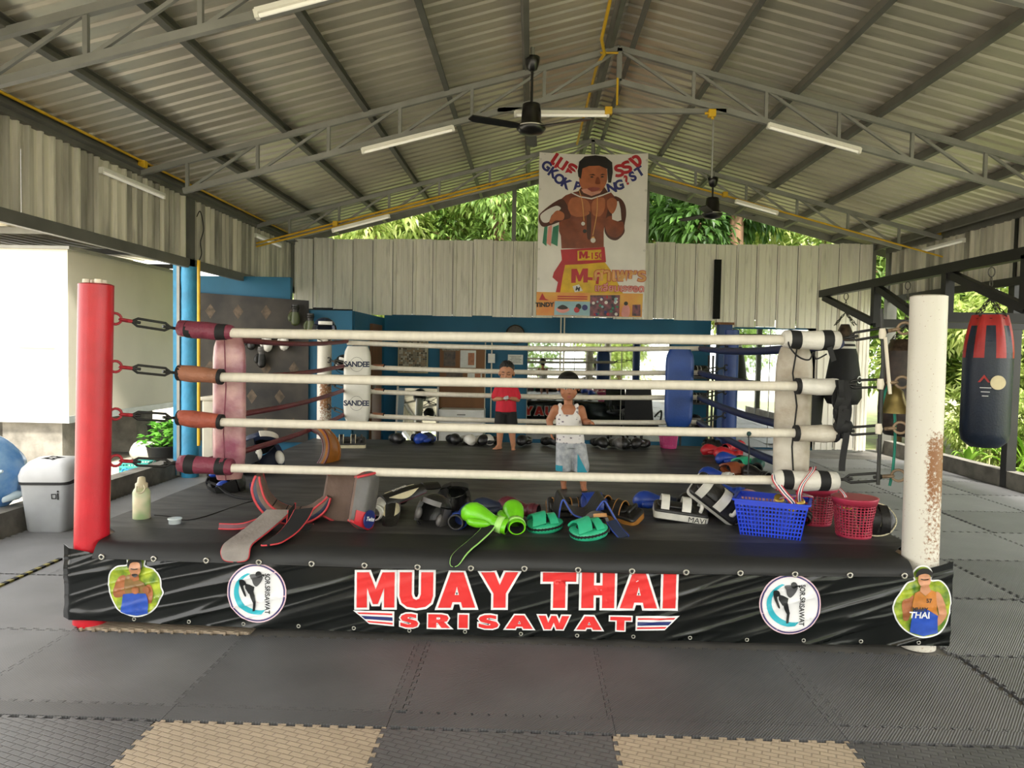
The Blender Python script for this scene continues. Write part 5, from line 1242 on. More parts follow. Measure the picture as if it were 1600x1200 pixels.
# -- front edge of the ring, left to right
t = emp('water_bottle', 'cream water bottle with green leaf print standing on the ring edge', 'bottle', (-2.44, 4.62, ZC - .003))
m_bot = mat('cream_bottle', '#d8cfae', .35, col2='#9db684', scale=11, detail=1)
MB().lathe([(.048, 0), (.052, .006), (.052, .17), (.047, .185), (.036, .2)], 24).build('body', m_bot, t); MB().lathe([(.037, .198), (.037, .225), (.026, .232), (.022, .262), (.012, .268)], 20).build('cap', mat('cream_cap', '#cfc6a4', .4), t)
MB().tube(spline([(.03, -.03, .222), (.045, -.045, .2), (.03, -.056, .176), (.0, -.058, .18), (-.005, -.045, .215)], 5), .005, 6).build('carry_loop', MATS['cream_cap'], t)
t = emp('plastic_tub', 'small clear plastic tub lying on the ring edge', 'tub', (-2.17, 4.5, ZC - .008))
MB().lathe([(.03, 0), (.035, .004), (.038, .035), (.042, .037), (.042, .043), (.036, .043)], 20).build('tub', mat('clear_plastic', '#cdd6d8', .2, var=.05), t)
RB = (Matrix.Rotation(rad(12), 3, 'Z') @ Matrix.Rotation(rad(18), 3, 'Y') @ Matrix(((0, 1, 0), (0, 0, -1), (-1, 0, 0)))).to_euler()
bp = belly_pad('red and blue belly pad lying open like a bowl, left end of the gear row', (-1.5, 4.78, ZC + .245), tuple(RB), g_navy, g_pipe, g_lining, g_red, .98, True, 170, .24, .2)
t = emp('belly_pad_flap', 'grey tongue with red piping hanging over the canvas edge', 'flap', (-1.56, 4.34, .5))
strap(t, 'tongue', [(.03, .18, .1), (.0, .06, .06), (-.03, -.1, .025), (-.04, -.22, .014), (-.045, -.28, .004), (-.045, -.315, -.02), (-.04, -.325, -.06), (-.04, -.33, -.075)], .15, (1, .1, 0), g_greyl, .014, g_pipe, True)
for dz, dx in ((.0, -.02), (-.03, .0)): strap(t, 'strap', [(.0 + dx, .12, .07), (-.08, .08, .05 + dz), (-.16, .04, .03 + dz), (-.25 + dx * 2, .05 - dz, .025 + dz)], .03, (0, .4, 1), g_wine, .006, g_pipe)
strap(t, 'webbing', [(.1, .2, .12), (.12, .12, .05), (.16, .08, .015), (.25, .08, .02)], .08, (.3, 1, .5), g_dark, .01, g_pipe)
belly_pad('brown-lined belly pad with red lower panel and round blue badge standing on the ring edge', (-1.2, 4.5, ZC - .01), (rad(-6), rad(12), rad(38)), g_grey, g_pipe, g_lining, g_red, 1.0, True, 176, .4, .175)
t = emp('belly_pad_strap', 'black hook and loop strap with red piping hanging off the belly pad', 'strap', (-1.36, 4.3, .5)); strap(t, 'strap', [(.02, .1, .14), (.0, .04, .08), (-.03, -.06, .03), (-.06, -.2, .012), (-.07, -.25, .01)], .11, (1, .2, .1), g_dark, .012, g_pipe, True)
glove('white glove half hidden behind the black shin guard', (-.98, 4.66, ZC), (0, 0, rad(80)), g_white, g_white)
shin_guard('black shin guard with white side panels lying in front', (-.9, 4.86, ZC + .06), (rad(4), rad(16), rad(-82)), g_black, g_cream, g_wine, .7)
shin_guard('black lettered shin guard with white panels propped up behind the other', (-.94, 4.82, ZC + .07), (rad(12), rad(-16), rad(34)), g_black, g_cream, g_wine, .8, 'BOXER')
glove('small black glove beside the belly pad', (-1.02, 4.95, ZC), (0, 0, rad(60)), g_black)
head_guard('black head guard lying open on its side in the gear row', (-.62, 4.66, ZC + .0), (rad(-12), rad(14), rad(-15)), g_black, g_grey, .78, g_grey)
head_guard('black head guard propped up behind the lime gloves', (-.5, 4.98, ZC + .02), (rad(-30), rad(10), rad(30)), g_black, g_black, .8)
glove('blue and black glove lying left of the lime gloves', (-.44, 4.48, ZC), (rad(0), 0, rad(70)), g_blue, g_black, g_blue)
glove('navy glove lying behind the lime gloves', (-.1, 4.93, ZC), (0, 0, rad(195)), g_navy, g_navy, g_blue)
glove('lime green glove with its long strap hanging over the ring edge', (-.14, 4.42, ZC), (rad(-12), rad(-14), rad(165)), g_green, g_green, g_lpipe, s=1.0)
t = emp('glove_strap', 'black strap edged in lime hanging from the lime glove', 'strap', (-.28, 4.36, .5)); strap(t, 'strap', [(.06, .06, .09), (.03, -.02, .05), (-.03, -.18, .02), (-.07, -.28, .005), (-.1, -.345, -.02), (-.12, -.35, -.07)], .075, (1, -.2, .1), g_dark, .01, g_lpipe, True)
glove('lime green glove with its open cuff facing the camera', (-.07, 4.4, ZC), (rad(0), rad(-12), rad(98)), g_green, g_green, g_lpipe)
glove('wine red glove lying behind the lime gloves', (.06, 4.85, ZC), (0, 0, rad(160)), g_wine)
mitt('teal focus mitt with two finger bands, left of the pair', (.1, 4.56, ZC), (rad(6), rad(-6), rad(14)), g_teal, g_dark, .92)
mitt('teal focus mitt with two finger bands, right of the pair', (.36, 4.42, ZC), (rad(6), rad(-8), rad(20)), g_teal, g_dark, .95)
kick_pad('black kick pad with tan edges behind the left teal mitt', (.27, 4.98, ZC + .05), (rad(55), 0, rad(8)), g_black, g_tan, g_black, .8)
kick_pad('black kick pad with tan edges right of the folded waist belt', (.58, 4.88, ZC + .05), (rad(20), rad(8), rad(-35)), g_black, g_tan, g_black, .85)
t = emp('waist_belt', 'folded black waist belt with blue piping standing in a zigzag', 'belt', (.4, 4.66, ZC))
strap(t, 'belt', [(-.23, .05, .0), (-.22, .06, .12), (-.2, .06, .19), (-.165, .05, .14), (-.13, .04, .1), (-.06, .03, .085), (-.02, .02, .1), (.02, .0, .17), (.05, .0, .2), (.08, -.02, .16), (.14, -.06, .06), (.19, -.1, .015)], .2, (-.12, 1, .1), g_black, .014, g_bpipe)
strap(t, 'belt_tab', [(.1, -.15, .08), (.13, -.19, .04), (.17, -.23, .0)], .06, (1, .3, .2), g_navy, .012, g_bpipe)
mitt('round blue striking pad behind the folded waist belt', (.42, 4.93, ZC + .09), (rad(60), 0, rad(10)), g_blue, g_navy, .75)
head_guard('brown and black head guard inside the folded waist belt', (.42, 4.52, ZC), (rad(-20), 0, rad(20)), g_grey, g_tan, .55)
kick_pad('white kick pad lying flat with black lettering on its side', (1.0, 4.93, ZC + .05), (rad(12), rad(6), rad(-5)), g_black, g_white, g_white, .92, 'MAVI')
kick_pad('white kick pad leaning over the flat one', (1.22, 4.88, ZC + .16), (rad(62), rad(36), rad(-8)), g_black, g_white, g_white, .95, None)
glove('dark blue glove behind the white kick pads', (1.02, 5.2, ZC), (0, 0, rad(170)), g_blue, g_navy)
glove('black glove tucked behind the leaning white kick pad', (1.3, 5.12, ZC), (0, 0, rad(150)), g_black)
glove('black glove with a white cuff left of the blue basket', (1.31, 4.83, ZC), (rad(20), 0, rad(85)), g_black, g_grey, g_white)

# baskets
m_bbask = mat('blue_plastic', '#1b3fd0', .35, var=.08); m_pbask = mat('dark_pink_plastic', '#b3364e', .35, var=.1); m_hbask = mat('hot_pink_plastic', '#d04a86', .35, var=.1)
def basket_rect(label, loc, rz, m_, w=.42, d=.29, h=.23):
    t = emp('plastic_basket', label, 'basket', loc, (0, 0, rz), 'plastic baskets'); k = .8
    def P(x, y, z): f = k + (1 - k) * z / h; return V((x * f, y * f, z))
    for sx, sy in ((0, -1), (0, 1), (-1, 0), (1, 0)):
        b = MB(); L_ = w if sy else d; n = int(L_ / .021)
        for i in range(n + 1):
            a = -L_ / 2 + L_ * i / n; q = (a, sy * d / 2) if sy else (sx * w / 2, a); b.bar(P(q[0], q[1], .0), P(q[0], q[1], h - .03), .0075, .004, 0, (sx, sy, 0))
        for j in range(9):
            z = .004 + (h - .034) * j / 8; q0 = (-w / 2, sy * d / 2) if sy else (sx * w / 2, -d / 2); q1 = (w / 2, sy * d / 2) if sy else (sx * w / 2, d / 2); b.bar(P(*q0, z), P(*q1, z), .004, .0075)
        b.bar(P(*(q0), h - .018), P(*(q1), h - .018), .005, .036); b.build('lattice_side', m_, t)
    b = MB(); o = rrect(w + .03, d + .03, .03, 4); i_ = rrect(w - .01, d - .01, .03, 4)
    b.loft([[(x, y, z) for x, y in q] for q, z in ((i_, h - .012), (o, h - .012), (o, h), (i_, h), (i_, h - .012))], 0, False, False); b.build('rim', m_, t)
    b = MB(); b.prism(rrect(w * k, d * k, .02, 3), 0, .006); b.build('base', m_, t)
    return t
def basket_round(label, loc, m_, r=.125, h=.24, n=34):
    t = emp('plastic_basket', label, 'basket', loc, (0, 0, 0), 'plastic baskets'); b = MB(); R_ = lambda z: r * (.8 + .2 * z / h)
    for i in range(n):
        a = 2 * pi * i / n; b.bar((R_(0) * cos(a), R_(0) * sin(a), .01), (R_(h) * cos(a), R_(h) * sin(a), h), .006, .004, 0, (cos(a), sin(a), 0))
    for j in range(13):
        z = .015 + (h - .04) * j / 12; b.tube([(R_(z) * cos(2 * pi * q / 28), R_(z) * sin(2 * pi * q / 28), z) for q in range(29)], .0035, 4)
    b.build('lattice', m_, t)
    MB().lathe([(R_(h) - .004, h - .035), (R_(h) + .001, h - .035), (R_(h) + .012, h), (R_(h) + .012, h + .006), (R_(h), h + .006)], 30).build('rim', m_, t); MB().lathe([(.02, 0), (R_(0), 0), (R_(0) + .002, .02), (.02, .012)], 28).build('base', m_, t)
    return t
basket_rect('blue rectangular plastic basket on the ring edge', (1.5, 4.62, ZC - .004), rad(-22), m_bbask)
basket_round('round dark pink plastic basket beside the blue one', (2.0, 4.62, ZC - .004), m_pbask)
basket_round('dark pink basket partly hidden between the blue basket and the round one', (1.88, 4.93, ZC), m_pbask)
basket_round('hot pink basket on the far edge of the ring by the blue pad', (1.62, 8.78, ZC), m_hbask, .115, .21, 26)
mitt('black and cream kick shield standing on edge beside the white post', (2.13, 4.66, ZC + .09), (rad(70), 0, rad(-4)), g_black, g_cream, .95)
glove('blue glove half hidden behind the blue basket', (1.42, 5.02, ZC), (0, 0, rad(140)), g_blue)
glove('black glove standing between the two front baskets', (1.78, 4.86, ZC), (0, rad(-30), rad(60)), g_black)
# medals with striped ribbons
m_gold = mat('medal_gold', '#b89a4a', .35, .8, var=.1); m_rib = [mat('ribbon_red', '#b5253a', .6, var=0), mat('ribbon_white', '#dcdad6', .6, var=0), mat('ribbon_navy', '#252c58', .6, var=0)]
def medal(label, pts, side, w=.03):
    t = emp('medal', label, 'medal', tuple(pts[0]), group='medals with striped ribbons'); o0 = V(pts[0]); p = spline([tuple(V(q) - o0) for q in pts], 6); n = len(p) - 1; sd = V(side).normalized(); b = MB()
    for i, mt in enumerate((0, 1, 2, 1, 0)): b.sheet(lambda u, v: V(p[min(n, round(u * n))]) + sd * (w * ((i + v) / 5 - .5)), n, 1, .003, mt)
    b.build('ribbon', m_rib, t)
    e = V(p[-1]); b = MB(); b.M = Matrix.Translation(e) @ Matrix.Rotation(rad(60), 4, 'X'); b.lathe([(.005, -.003), (.03, -.003), (.032, 0), (.03, .003), (.005, .003)], 20); b.build('disc', m_gold, t)
y0 = CFR.y
medal('medal whose striped ribbon loops over the lowest rope above the blue basket', [(1.5, y0 + .04, .8), (1.46, y0 - .0, .9), (1.45, y0 - .045, .87), (1.5, y0 - .06, .8), (1.56, y0 - .04, .74), (1.58, y0 + .03, .7)], (1, 0, .4), .035)
medal('medal whose striped ribbon crosses the white rope pad', [(1.62, y0 + .05, .78), (1.7, y0 + .06, .93), (1.67, y0 - .03, .93), (1.6, y0 - .075, .86), (1.58, y0 - .08, .8), (1.62, y0 + .02, .735)], (1, .2, .2), .035)
medal('medal lying on the blue basket rim with its ribbon spread', [(1.68, 4.62, .76), (1.72, 4.55, .755), (1.66, 4.52, .765), (1.58, 4.6, .74), (1.55, 4.65, .72)], (.2, 1, .2), .032)
medal('medal with a ribbon dangling into the round pink basket', [(1.86, 4.72, .78), (1.9, 4.66, .8), (1.93, 4.6, .76), (1.94, 4.58, .7)], (1, .3, 0), .028)

# -- gear along the left rope
head_guard('navy and white head guard lying by the left rope', (-2.3, 6.35, ZC + .04), (rad(-35), rad(15), rad(60)), g_navy, g_white, 1.35)
belly_pad('orange-brown belly pad leaning on its side by the left rope', (-2.12, 7.35, ZC + .03), (rad(72), rad(0), rad(-8)), g_orange, g_wine, g_lining, g_orange, 1.0, False, 200, .3, .2)
kick_pad('cream and black kick pad lying by the far left corner', (-1.98, 8.2, ZC + .05), (rad(24), 0, rad(12)), g_black, g_cream, g_black, .85)
head_guard('black head guard with a blue panel under the lowest left rope', (-2.38, 5.55, ZC + .01), (rad(-70), rad(20), rad(-50)), g_black, g_blue, .95)
t = emp('loose_belt', 'long thin black belt trailing on the canvas near the left corner', 'belt', (-2.25, 5.5, ZC)); strap(t, 'belt', [(-.15, 0, .08), (-.05, -.05, .06), (.05, -.12, .02), (.2, -.22, .008), (.36, -.26, .008)], .03, (.3, 1, 0), g_dark, .006)
t = emp('skipping_rope', 'thin black cord lying across the front left of the canvas', 'rope', (-2.4, 4.4, ZC + .004)); MB().tube(spline([(0, .3, 0), (.1, .28, 0), (.3, .22, 0), (.5, .9, 0), (.9, .5, 0)], 6), .003, 5).build('cord', g_dark, t)
# -- gear along the right rope
glove('red glove at the back of the right-hand pile', (2.14, 8.1, ZC), (0, 0, rad(175)), g_red)
glove('red glove in front of the other red one on the right', (2.22, 7.85, ZC), (0, 0, rad(165)), g_red)
glove('red glove outside the right rope near the blue post', (2.2, 8.45, ZC), (0, 0, rad(30)), g_red)
glove('blue glove in front of the red pair on the right', (2.14, 7.5, ZC), (0, 0, rad(185)), g_blue, g_black)
mitt('teal and black focus mitt in the right-hand pile', (2.06, 7.22, ZC), (rad(12), 0, rad(30)), g_teal, g_black)
mitt('brown focus mitt near the front of the right-hand pile', (1.84, 6.75, ZC), (rad(16), 0, rad(20)), g_rustl if 'g_rustl' in globals() else leather('rust_gear_leather', '#8f4a2c'), g_dark, 1.1)
glove('dark teal glove lying on the right-hand pile', (2.1, 6.95, ZC), (0, 0, rad(70)), leather('dark_teal_leather', '#174a48'), g_black)
glove('black glove between the right rope and the brown mitt', (2.05, 6.45, ZC), (0, 0, rad(120)), g_black)
glove('blue glove with the white label under the right rope', (1.72, 6.35, ZC), (0, 0, rad(150)), g_blue, g_white)
glove('blue glove behind the blue basket pile', (1.62, 5.65, ZC), (0, 0, rad(165)), g_blue)
glove('black glove lying behind the blue basket', (1.42, 5.4, ZC), (0, 0, rad(200)), g_black)
glove('pale pink glove behind the blue basket', (1.78, 5.35, ZC), (0, 0, rad(170)), leather('pale_pink_leather', '#c98f94'))
# -- row along the far edge
rear = [(-1.62, g_black), (-1.38, g_navy), (-1.15, g_blue), (-.95, g_black), (-.78, g_white), (-.62, g_white), (-.4, g_black), (-.02, g_black), (.16, g_black), (.55, g_navy), (.75, g_black), (.95, g_grey), (1.15, g_black), (1.36, g_black)]
names = ['black glove at the left end of the far row', 'navy glove second in the far row', 'blue glove third in the far row', 'black glove left of the white pair in the far row', 'white glove in the far row, left of its pair', 'white glove in the far row, right of its pair',
  'black glove behind the red-shirted boy', 'black glove just right of the red-shirted boy in the far row', 'black glove left of the walking boy in the far row', 'navy glove right of the walking boy in the far row', 'black glove right of the navy one in the far row', 'grey glove in the far row below the mirror', 'black glove left of the hot pink basket', 'black glove nearest the hot pink basket']
random.seed(14)
for (x, m_), lb in zip(rear, names): glove(lb, (x, 8.78 + random.uniform(-.05, .05), ZC), (0, 0, rad(random.uniform(200, 340))), m_, None, None, 'gloves along the far edge')
mitt('black focus mitt right of the blue corner pad', (2.12, 8.72, ZC), (rad(20), 0, 0), g_black, g_grey)
# -- hanging on the dark cloth and the rack
for lb, x, z, m_, c_, dr in (('white glove hanging on the dark cloth, left of its pair', -3.72, 1.83, g_white, g_black, 8), ('white glove hanging on the dark cloth, right of its pair', -3.5, 1.85, g_white, g_black, -8),
   ('olive glove hanging high on the dark cloth, left of its pair', -3.33, 2.2, g_olive, g_black, 6), ('olive glove hanging high on the dark cloth, right of its pair', -3.13, 2.08, g_olive, g_black, -10),
   ('black glove hanging on the dark cloth left of the white pair', -3.95, 1.85, g_black, g_black, 10), ('black glove hanging low on the dark cloth', -3.78, 1.6, g_black, g_grey, 30)):
    glove(lb, (x, 10.42, z), (0, rad(90), rad(90 + dr)), m_, c_, None, 'gloves hanging on the dark cloth')
head_guard('black and white head guard resting on top of the back left post', (-2.5, 8.97, 1.72), (0, 0, rad(20)), g_navy, g_white, 1.0)
head_guard('white and black head guard hanging behind the off-white corner pad', (-2.28, 9.0, 1.33), (0, rad(10), rad(10)), g_black, g_white, .8)
kick_pad('black and white pad on the middle shelf of the gear rack', (2.72, 12.45, .88), (rad(70), 0, 0), g_black, g_white, g_black)
kick_pad('black and white pad on the top shelf of the gear rack', (2.72, 12.45, 1.33), (rad(70), 0, 0), g_black, g_white, g_black)
head_guard('black head guard on the bottom shelf of the gear rack', (2.72, 12.45, .37), (0, 0, 0), g_black, g_grey)

# ------------------------------------------------------------------ outside on the left: container office, bin, clutter
t = emp('site_container', 'white container office on concrete piers left of the gym', 'container', (-6.0, 9.55, .58))
MB().box((-1.5, 2.0, 1.12), (3.0, 4.0, 2.24)).build('body', mat('container_paint', '#d6cfbf', .5, var=.03, scale=2), t)
MB().box((-1.5, 2.0, .03), (3.03, 4.03, .09)).build('base_rail', mat('galvanised_rail', '#a8acae', .4, .5, var=.1), t)
MB().box((-1.5, 2.0, 2.25), (3.1, 4.1, .04)).build('roof_panel', m_steel, t)
MB().box((-.42, -.035, 1.36), (.5, .07, .8)).build('notice_panel', m_white, t, bevel=.004)
for x, y in ((-.55, .35), (-.55, 2.2), (-2.4, .35), (-2.4, 2.2)): MB().box((x, y, -.33), (.8, .5, .65)).build('pier', m_conc2, t)
t = emp('awning', 'grey corrugated awning above the white container office', 'awning', (0, 0, 0))
b = MB(); pr = []
for i in range(22): pr += [(-9.2 + .22 * i, 0), (-9.2 + .22 * i + .12, 0), (-9.2 + .22 * i + .14, .03), (-9.2 + .22 * i + .2, .03)]
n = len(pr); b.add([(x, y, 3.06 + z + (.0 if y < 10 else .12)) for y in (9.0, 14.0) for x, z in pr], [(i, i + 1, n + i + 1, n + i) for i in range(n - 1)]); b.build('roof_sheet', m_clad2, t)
for y in (9.4, 11.4, 13.4): MB().box((-6.8, y, 3.02), (4.6, .05, .08)).build('rafter', m_purlin, t)
MB().box((-4.55, 11.5, 3.0), (.06, 5.0, .08)).build('edge_beam', m_purlin, t); MB().box((-9.1, 11.5, 1.4), (.08, .08, 3.1)).build('post', m_purlin, t); MB().box((-4.62, 13.6, 1.4), (.08, .08, 3.1)).build('post', m_purlin, t)

t = emp('litter_bin', 'grey plastic litter bin with a domed lid left of the red post', 'bin', (-4.1, 6.3, 0), (0, 0, rad(6)))
m_bin = mat('grey_bin_plastic', '#9ea0a3', .4, var=.06); m_binl = mat('pale_grey_lid', '#b4b5b7', .4, var=.05)
b = MB(); b.loft([[(x, y, z) for x, y in rrect(w_, d_, .05, 4)] for z, w_, d_ in ((0, .3, .26), (.02, .32, .28), (.44, .4, .34))]); b.build('body', m_bin, t)
b = MB(); b.loft([[(x, y, z) for x, y in rrect(w_, d_, .05, 4)] for z, w_, d_ in ((.41, .41, .35), (.455, .415, .355), (.46, .4, .34))]); b.build('liner', m_strap, t)
b = MB(); b.loft([[(x, y * 1., z + (.02 * (y / .17))) for x, y in rrect(w_, d_, .06, 4)] for z, w_, d_ in ((.455, .42, .36), (.5, .425, .365), (.56, .39, .33), (.6, .32, .26), (.615, .2, .16), (.618, .02, .02))]); b.build('lid', m_binl, t)
print_flat('bin_symbol', shape2d([[(-.02, 0), (.02, 0), (.022, .045), (-.022, .045)], [(-.012, .008), (.012, .008), (.014, .037), (-.014, .037)]]) , m_strap, t, fr((.09, -.163, .29), (1, 0, 0), (0, -.08, 1)))
print_flat('bin_symbol', shape2d([circle(.009, 12, .03, .066), [(.022, -.005), (.034, -.005), (.034, .052), (.022, .052)]]), m_strap, t, fr((.095, -.164, .29), (1, 0, 0), (0, -.08, 1)))
t = emp('bottle_sack', 'bulging blue plastic sack of empty bottles beside the litter bin', 'sack', (-4.64, 6.25, .2))
b = MB(); rings = []
for i in range(14):
    k = i / 13; r = .3 * sin(pi * min(1, .12 + k * .86)) ** .6
    rings.append([(r * (1 + .1 * noise.noise(V((a * 1.3, k * 5, 1)))) * cos(2 * pi * a / 22), r * (1 + .1 * noise.noise(V((a * 1.3, k * 5, 2)))) * sin(2 * pi * a / 22), .62 * k) for a in range(22)])
sackm = mat('blue_film', '#8fb4d8', .25, col2='#4f86c4', scale=6, bump=.6, bscale=12, trans=.25); b.loft(rings); b.build('film', sackm, t)
for i in range(9): MB().lathe([(.01, 0), (.04, .01), (.04, .13), (.015, .18), (.012, .2)], 10).build('bottle', mat('clear_pet', '#c3d6e2', .2, var=.1), t, (.21 * cos(i * .7 - 2.6), .21 * sin(i * .7 - 2.6), .08 + .1 * (i % 3)), (rad(70), rad(20 * i), rad(40 * i)))
# potted basil, crate, watering can, sack, dark tub
leaf_basil = leafmat('basil_leaf', '#4f9a2c', '#8fd05a')
def leaf(b, p, d, up, L_, w, mt=0, bend=.2):
    p = V(p); d = V(d).normalized(); s_ = d.cross(V(up))
    if s_.length < 1e-3: s_ = V((1, 0, 0))
    s_.normalize(); n_ = s_.cross(d).normalized(); m1 = p + d * (L_ * .45) + n_ * (L_ * .06); tip = p + d * L_ - n_ * (L_ * bend)
    b.add([p, m1 + s_ * (w / 2) - n_ * (w * .12), tip, m1 - s_ * (w / 2) - n_ * (w * .12), m1], [(0, 4, 1), (4, 2, 1), (0, 3, 4), (4, 3, 2)], mt, False)
t = emp('potted_plant', 'leafy green plant in a dark pot outside the left wall', 'potted plant', (-5.15, 10.3, -.12))
MB().lathe([(.13, 0), (.14, .02), (.2, .3), (.21, .32), (.19, .32), (.17, .28)], 20).build('pot', m_strap, t)
random.seed(31); b = MB(); st = MB()
for i in range(14):
    a = random.uniform(0, 2 * pi); r = random.uniform(.05, .26); top = V((r * cos(a), r * sin(a), random.uniform(.42, .68))); st.tube([(0, 0, .25), tuple(V((0, 0, .25)).lerp(top, .6) + V((0, 0, .04))), tuple(top)], .006, 5)
    for k in range(16):
        a2 = random.uniform(0, 2 * pi); leaf(b, top + V((0, 0, random.uniform(-.14, .02))), (cos(a2), sin(a2), random.uniform(-.3, .5)), (0, 0, 1), random.uniform(.08, .15), .075, 0, .25)
b.build('foliage', leaf_basil, t, recalc=False); st.build('stem', mat('green_stem', '#4a6b2c', .6), t)
def crate(label, loc, m_, w=.36, d=.26, h=.18):
    t = emp('plastic_crate', label, 'crate', loc, (0, 0, rad(8)))
    for sx, sy in ((0, -1), (0, 1), (-1, 0), (1, 0)):
        b = MB(); L_ = w if sy else d; n = int(L_ / .035)
        for i in range(n + 1):
            a = -L_ / 2 + L_ * i / n; q = (a, sy * d / 2) if sy else (sx * w / 2, a); b.box((q[0], q[1], h / 2), (.01, .01, h))
        for z in (.008, h * .35, h * .68, h - .012): b.box((0 if sy else sx * w / 2, sy * d / 2, z), (w if sy else .012, .012 if sy else d, .022))
        b.build('lattice_side', m_, t)
    MB().box((0, 0, .006), (w, d, .01)).build('base', m_, t)
crate('teal plastic crate outside the left wall', (-5.2, 9.75, -.12), mat('teal_plastic', '#3f9c93', .5, var=.1)); 
t = emp('watering_can', 'small bright blue watering can outside the left wall', 'watering can', (-4.85, 9.05, -.12)); mcan = mat('bright_blue_plastic', '#2f9ad6', .4, var=.06)
MB().lathe([(.1, 0), (.11, .01), (.1, .17), (.085, .19)], 20).build('body', mcan, t); MB().tube(spline([(-.08, 0, .17), (-.16, 0, .19), (-.17, 0, .1), (-.1, 0, .04)], 5), .012, 8).build('handle', mcan, t); MB().tube([(.09, 0, .06), (.17, 0, .16), (.2, 0, .2)], [.018, .014, .03], 8).build('spout', mcan, t)
t = emp('white_sack', 'crumpled white sack by the container pier', 'sack', (-5.75, 11.0, -.12)); b = MB(); b.ell((0, 0, .13), (.24, .17, .15), 18, 12)
b.v = [tuple(V(p) * (1 + .12 * noise.noise(V(p) * 9))) for p in b.v]; b.build('sack', mat('white_sackcloth', '#c9c6bd', .8, var=.12, scale=12, bump=.6), t)
t = emp('dark_tub', 'dark grey plastic tub behind the potted plant', 'tub', (-5.5, 11.3, -.12)); MB().lathe([(.26, 0), (.28, .02), (.34, .5), (.36, .52), (.33, .52), (.3, .45)], 24).build('tub', m_black, t)
t = emp('paint_bucket', 'small blue bucket beside the watering can', 'bucket', (-4.78, 9.5, -.12)); MB().lathe([(.08, 0), (.085, .01), (.1, .16), (.105, .165), (.095, .165), (.09, .12)], 18).build('bucket', mcan, t); MB().tube([(.1 * cos(a), 0, .16 + .1 * sin(a)) for a in [pi * i / 8 for i in range(9)]], .004, 5).build('handle', m_steel, t)

# ------------------------------------------------------------------ trees and garden
m_bark = mat('tree_bark', '#7a5f45', .85, var=.3, scale=8, bump=1., bscale=20, stretch=(1, 1, .25))
lf_a, lf_b, lf_c = leafmat('sunlit_leaf', '#7d9a3c', '#cfd88a'), leafmat('mid_green_leaf', '#567a30', '#a3bd66'), leafmat('dark_glossy_leaf', '#2f4f20', '#66903f')
def crown(seed, R_, nb, nl, L_, lm, droop=.3):
    random.seed(seed); b = MB(); blobs = []
    for i in range(nb):
        while True:
            p = V((random.uniform(-1, 1), random.uniform(-1, 1), random.uniform(-1, 1)))
            if .15 < p.length < 1: break
        blobs.append((V((p.x * R_[0], p.y * R_[1], p.z * R_[2])), random.uniform(.35, .7) * min(R_) * .55))
    vs, fs = [], []
    for i in range(nl):
        c, r = blobs[i % nb]; d = V((random.gauss(0, 1), random.gauss(0, 1), random.gauss(0, 1))).normalized()
        p = c + d * (r * random.uniform(.55, 1.05)); dr = (d + V((random.uniform(-.6, .6), random.uniform(-.6, .6), random.uniform(-.6, .4) - droop))).normalized()
        L = L_ * random.uniform(.7, 1.3); s_ = dr.cross(V((random.uniform(-.4, .4), random.uniform(-.4, .4), 1)))
        if s_.length < 1e-3: continue
        s_.normalize(); n_ = s_.cross(dr); m1 = p + dr * (L * .45) + n_ * (L * .05); w = L * .38
        o = len(vs); vs += [p, m1 + s_ * (w / 2), p + dr * L - n_ * (L * .15), m1 - s_ * (w / 2)]; fs += [(o, o + 1, o + 2), (o, o + 2, o + 3)]
    me = bpy.data.meshes.new('foliage'); me.from_pydata(vs, [], fs); me.materials.append(lm); me.update()
    return me, blobs
CR = {'a': crown(1, (2.3, 2.0, 2.1), 46, 11000, .2, lf_a), 'b': crown(2, (2.2, 2.0, 2.2), 46, 11000, .17, lf_b), 'c': crown(3, (1.9, 1.7, 1.9), 40, 7000, .26, lf_c, .6), 's': crown(4, (1.1, 1.0, 1.0), 26, 6000, .13, lf_a), 'd': crown(5, (1.0, .9, .9), 24, 4500, .15, lf_b)}
TRK = {}
def tree(kind, x, y, zc, label, s=1., rz=0., trunk=.11, lean=0., group='trees behind the gym', name='tree', trunk_to=None):
    t = emp(name, label, 'tree' if name == 'tree' else 'shrub', (x, y, -.12), (0, 0, rz), group); me, blobs = CR[kind]
    o = obj('foliage', me, t, (0, 0, zc)); o.scale = (s, s, s)
    b = MB(); top = V((lean, 0, zc + .8 * s)); b.tube([(0, 0, 0), (lean * .4 + .05, .03, zc * .45), tuple(top)], [trunk * 1.2, trunk, trunk * .45], 10); b.build('trunk', m_bark, t)
    if name == 'tree':
        br = MB()
        for c, r in blobs[:7]: br.tube([(lean * .7, 0, zc * .72), tuple((V((lean * .7, 0, zc * .72)) + c * s + V((0, 0, zc))) / 2 + V((0, 0, .15))), tuple(c * s + V((0, 0, zc)))], [trunk * .5, trunk * .3, .015], 6)
        br.build('branches', m_bark, t)
    return t
